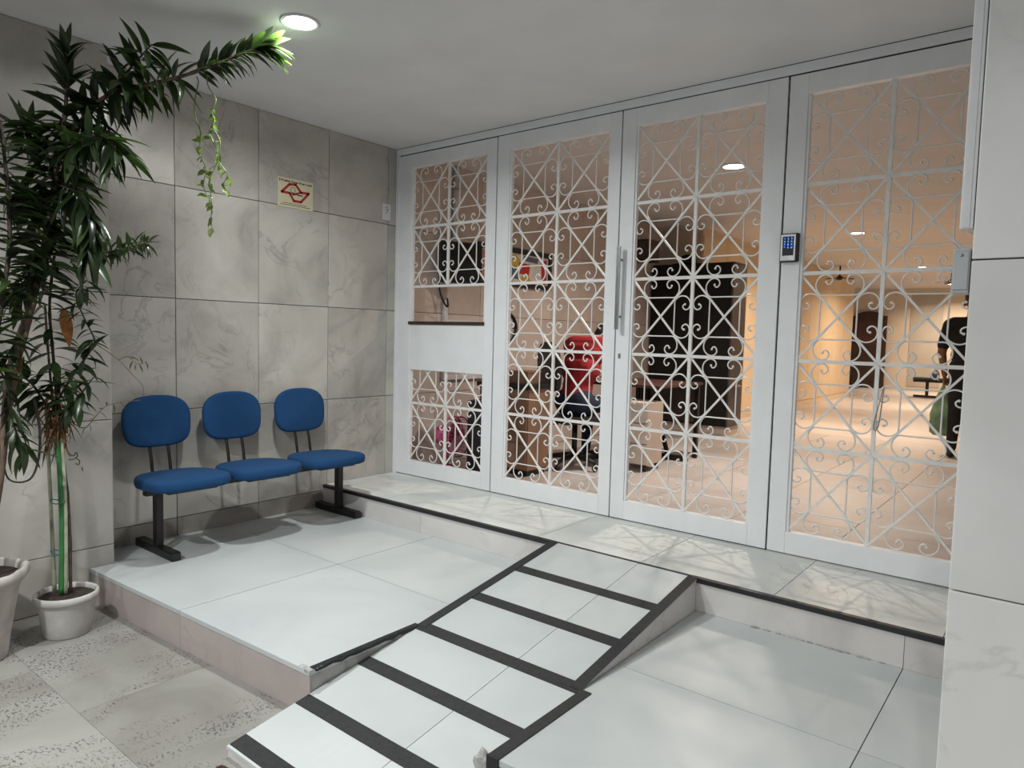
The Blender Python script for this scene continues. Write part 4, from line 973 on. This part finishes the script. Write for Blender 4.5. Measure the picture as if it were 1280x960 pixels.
# standing person in black with a bag
sk = 'skin_dark'
hc, hdet, hm = head((.0, .02, 1.60), (.0, 1, 0), sk, 'hair')
caps = [((-.075, 0, .93), (.075, 0, .93), .115, .115, 'black_cloth'), ((-.06, 0, 1.06), (.06, 0, 1.06), .12, .12, 'black_cloth'), ((-.085, 0, 1.24), (.085, 0, 1.24), .125, .125, 'black_cloth'),
        ((-.16, 0, 1.385), (.16, 0, 1.385), .07, .07, 'black_cloth'), ((0, 0, 1.40), (0, .01, 1.51), .06, .056, sk)]+hc
for s_ in (-1, 1):
    st_ = .06*s_
    caps += [((s_*.09, 0, .90), (s_*.10, st_+.02, .48), .098, .066, 'black_cloth'), ((s_*.10, st_+.02, .48), (s_*.105, st_*1.8, .11), .064, .048, 'black_cloth'),
             ((s_*.105, st_*1.8-.03, .05), (s_*.11, st_*1.8+.08, .042), .045, .042, 'shoe'), ((s_*.11, st_*1.8+.08, .042), (s_*.115, st_*1.8+.17, .036), .042, .034, 'shoe'),
             ((s_*.20, 0, 1.37), (s_*.245, -.01, 1.16), .066, .058, 'black_cloth'), ((s_*.245, -.01, 1.16), (s_*.255, -.01, 1.08), .046, .043, sk), ((s_*.255, -.01, 1.08), (s_*.225, .06, .85), .042, .029, sk)]
    caps += hand((s_*.225, .06, .845), (0, .15, -1), (-s_, 0, 0), 1 if s_ > 0 else -1, sk, .95 if s_ < 0 else .5)
pk = person('person', 'standing person in black clothes carrying a green plastic bag in the hall', (3.49, 4.70, 0), 0, caps)
mb = MB()
for c, r_, m in hdet: mb.ball(c, r_, 8, 6)
mb.build('eyes', 'eye', pk); MB().tube(hm, .005, 6).build('mouth', 'lip', pk)
# green bag hanging from the hand
bg = thing('plastic_bag', 'translucent green plastic bag hanging from the hand of the person in black', 'bag', (3.262, 4.775, .20))
pf = [(.001, 0), (.075, .002), (.10, .03), (.108, .12), (.10, .22), (.075, .34), (.045, .43), (.022, .50), (.012, .545)]
mb = MB().lathe(pf, 26, wob=lambda i, a: (.010*math.sin(5*a+i)+.006*math.sin(9*a-i*2)) if 0 < i < 7 else 0); mb.v = [(x, y*.7, z) for x, y, z in mb.v]; mb.build('sack', 'bag', bg)
MB().tube([(0, 0, .53), (-.012, 0, .57), (0, 0, .60), (.012, 0, .57), (0, 0, .53)], .005, 6).build('handle', 'bag', bg)
MB().ball((-.02, 0, .13), (.055, .045, .09), 12, 8).build('contents', 'wood_dark', bg)
pu = thing('blue_pouch', 'small blue and white bundle held beside the hand of the person in black', 'bundle', (3.17, 4.80, .80))
MB().ball((0, 0, .04), (.045, .035, .055), 14, 10).build('bundle', 'blue_pouch', pu); MB().ball((.012, -.018, .06), (.03, .022, .02), 10, 8).build('flap', 'pic_white', pu)
# far bench in the hall
fbn = thing('hall_bench', 'small black beam bench against the far end of the hall', 'bench', (2.05, 14.0, 0))
for k in range(2): B((-.48+k*.5, -.22, .40), (-.02+k*.5, .22, .45), .02).build('seat', 'blackplastic', fbn)
B((-.5, -.03, .34), (.5, .03, .395), .004).build('beam', 'blackmetal', fbn)
for x_ in (-.22, .25):
    B((x_-.03, -.03, .05), (x_+.03, .03, .345), .003).build('leg', 'blackmetal', fbn); B((x_-.26, -.03, 0), (x_+.26, .03, .05), .005).build('foot', 'blackmetal', fbn)
# dark fixture under the hall ceiling
for x_, y_, zz_, rad, lb in ((2.46, 11.45, .25, .30, 'dark bladed fixture under the hall ceiling near the right wall'), (.80, 10.3, .22, .24, 'small dark bladed fixture under the hall ceiling by the amber wall')):
    fx = thing('ceiling_fixture', lb, 'fixture', (x_, y_, ZC), 0, 'hall ceiling fixtures')
    MB().tube([(0, 0, 0), (0, 0, -zz_+.03)], .014, 8).build('rod', 'blackmetal', fx); MB().ball((0, 0, -zz_), (.06, .06, .045), 12, 8).build('hub', 'blackmetal', fx)
    for k in range(4):
        a = PI/2*k+.4; MB().obox((.05*math.cos(a), .05*math.sin(a), -zz_), (rad*math.cos(a), rad*math.sin(a), -zz_-.02), .08, .012).build('blade', 'wood_dark', fx)
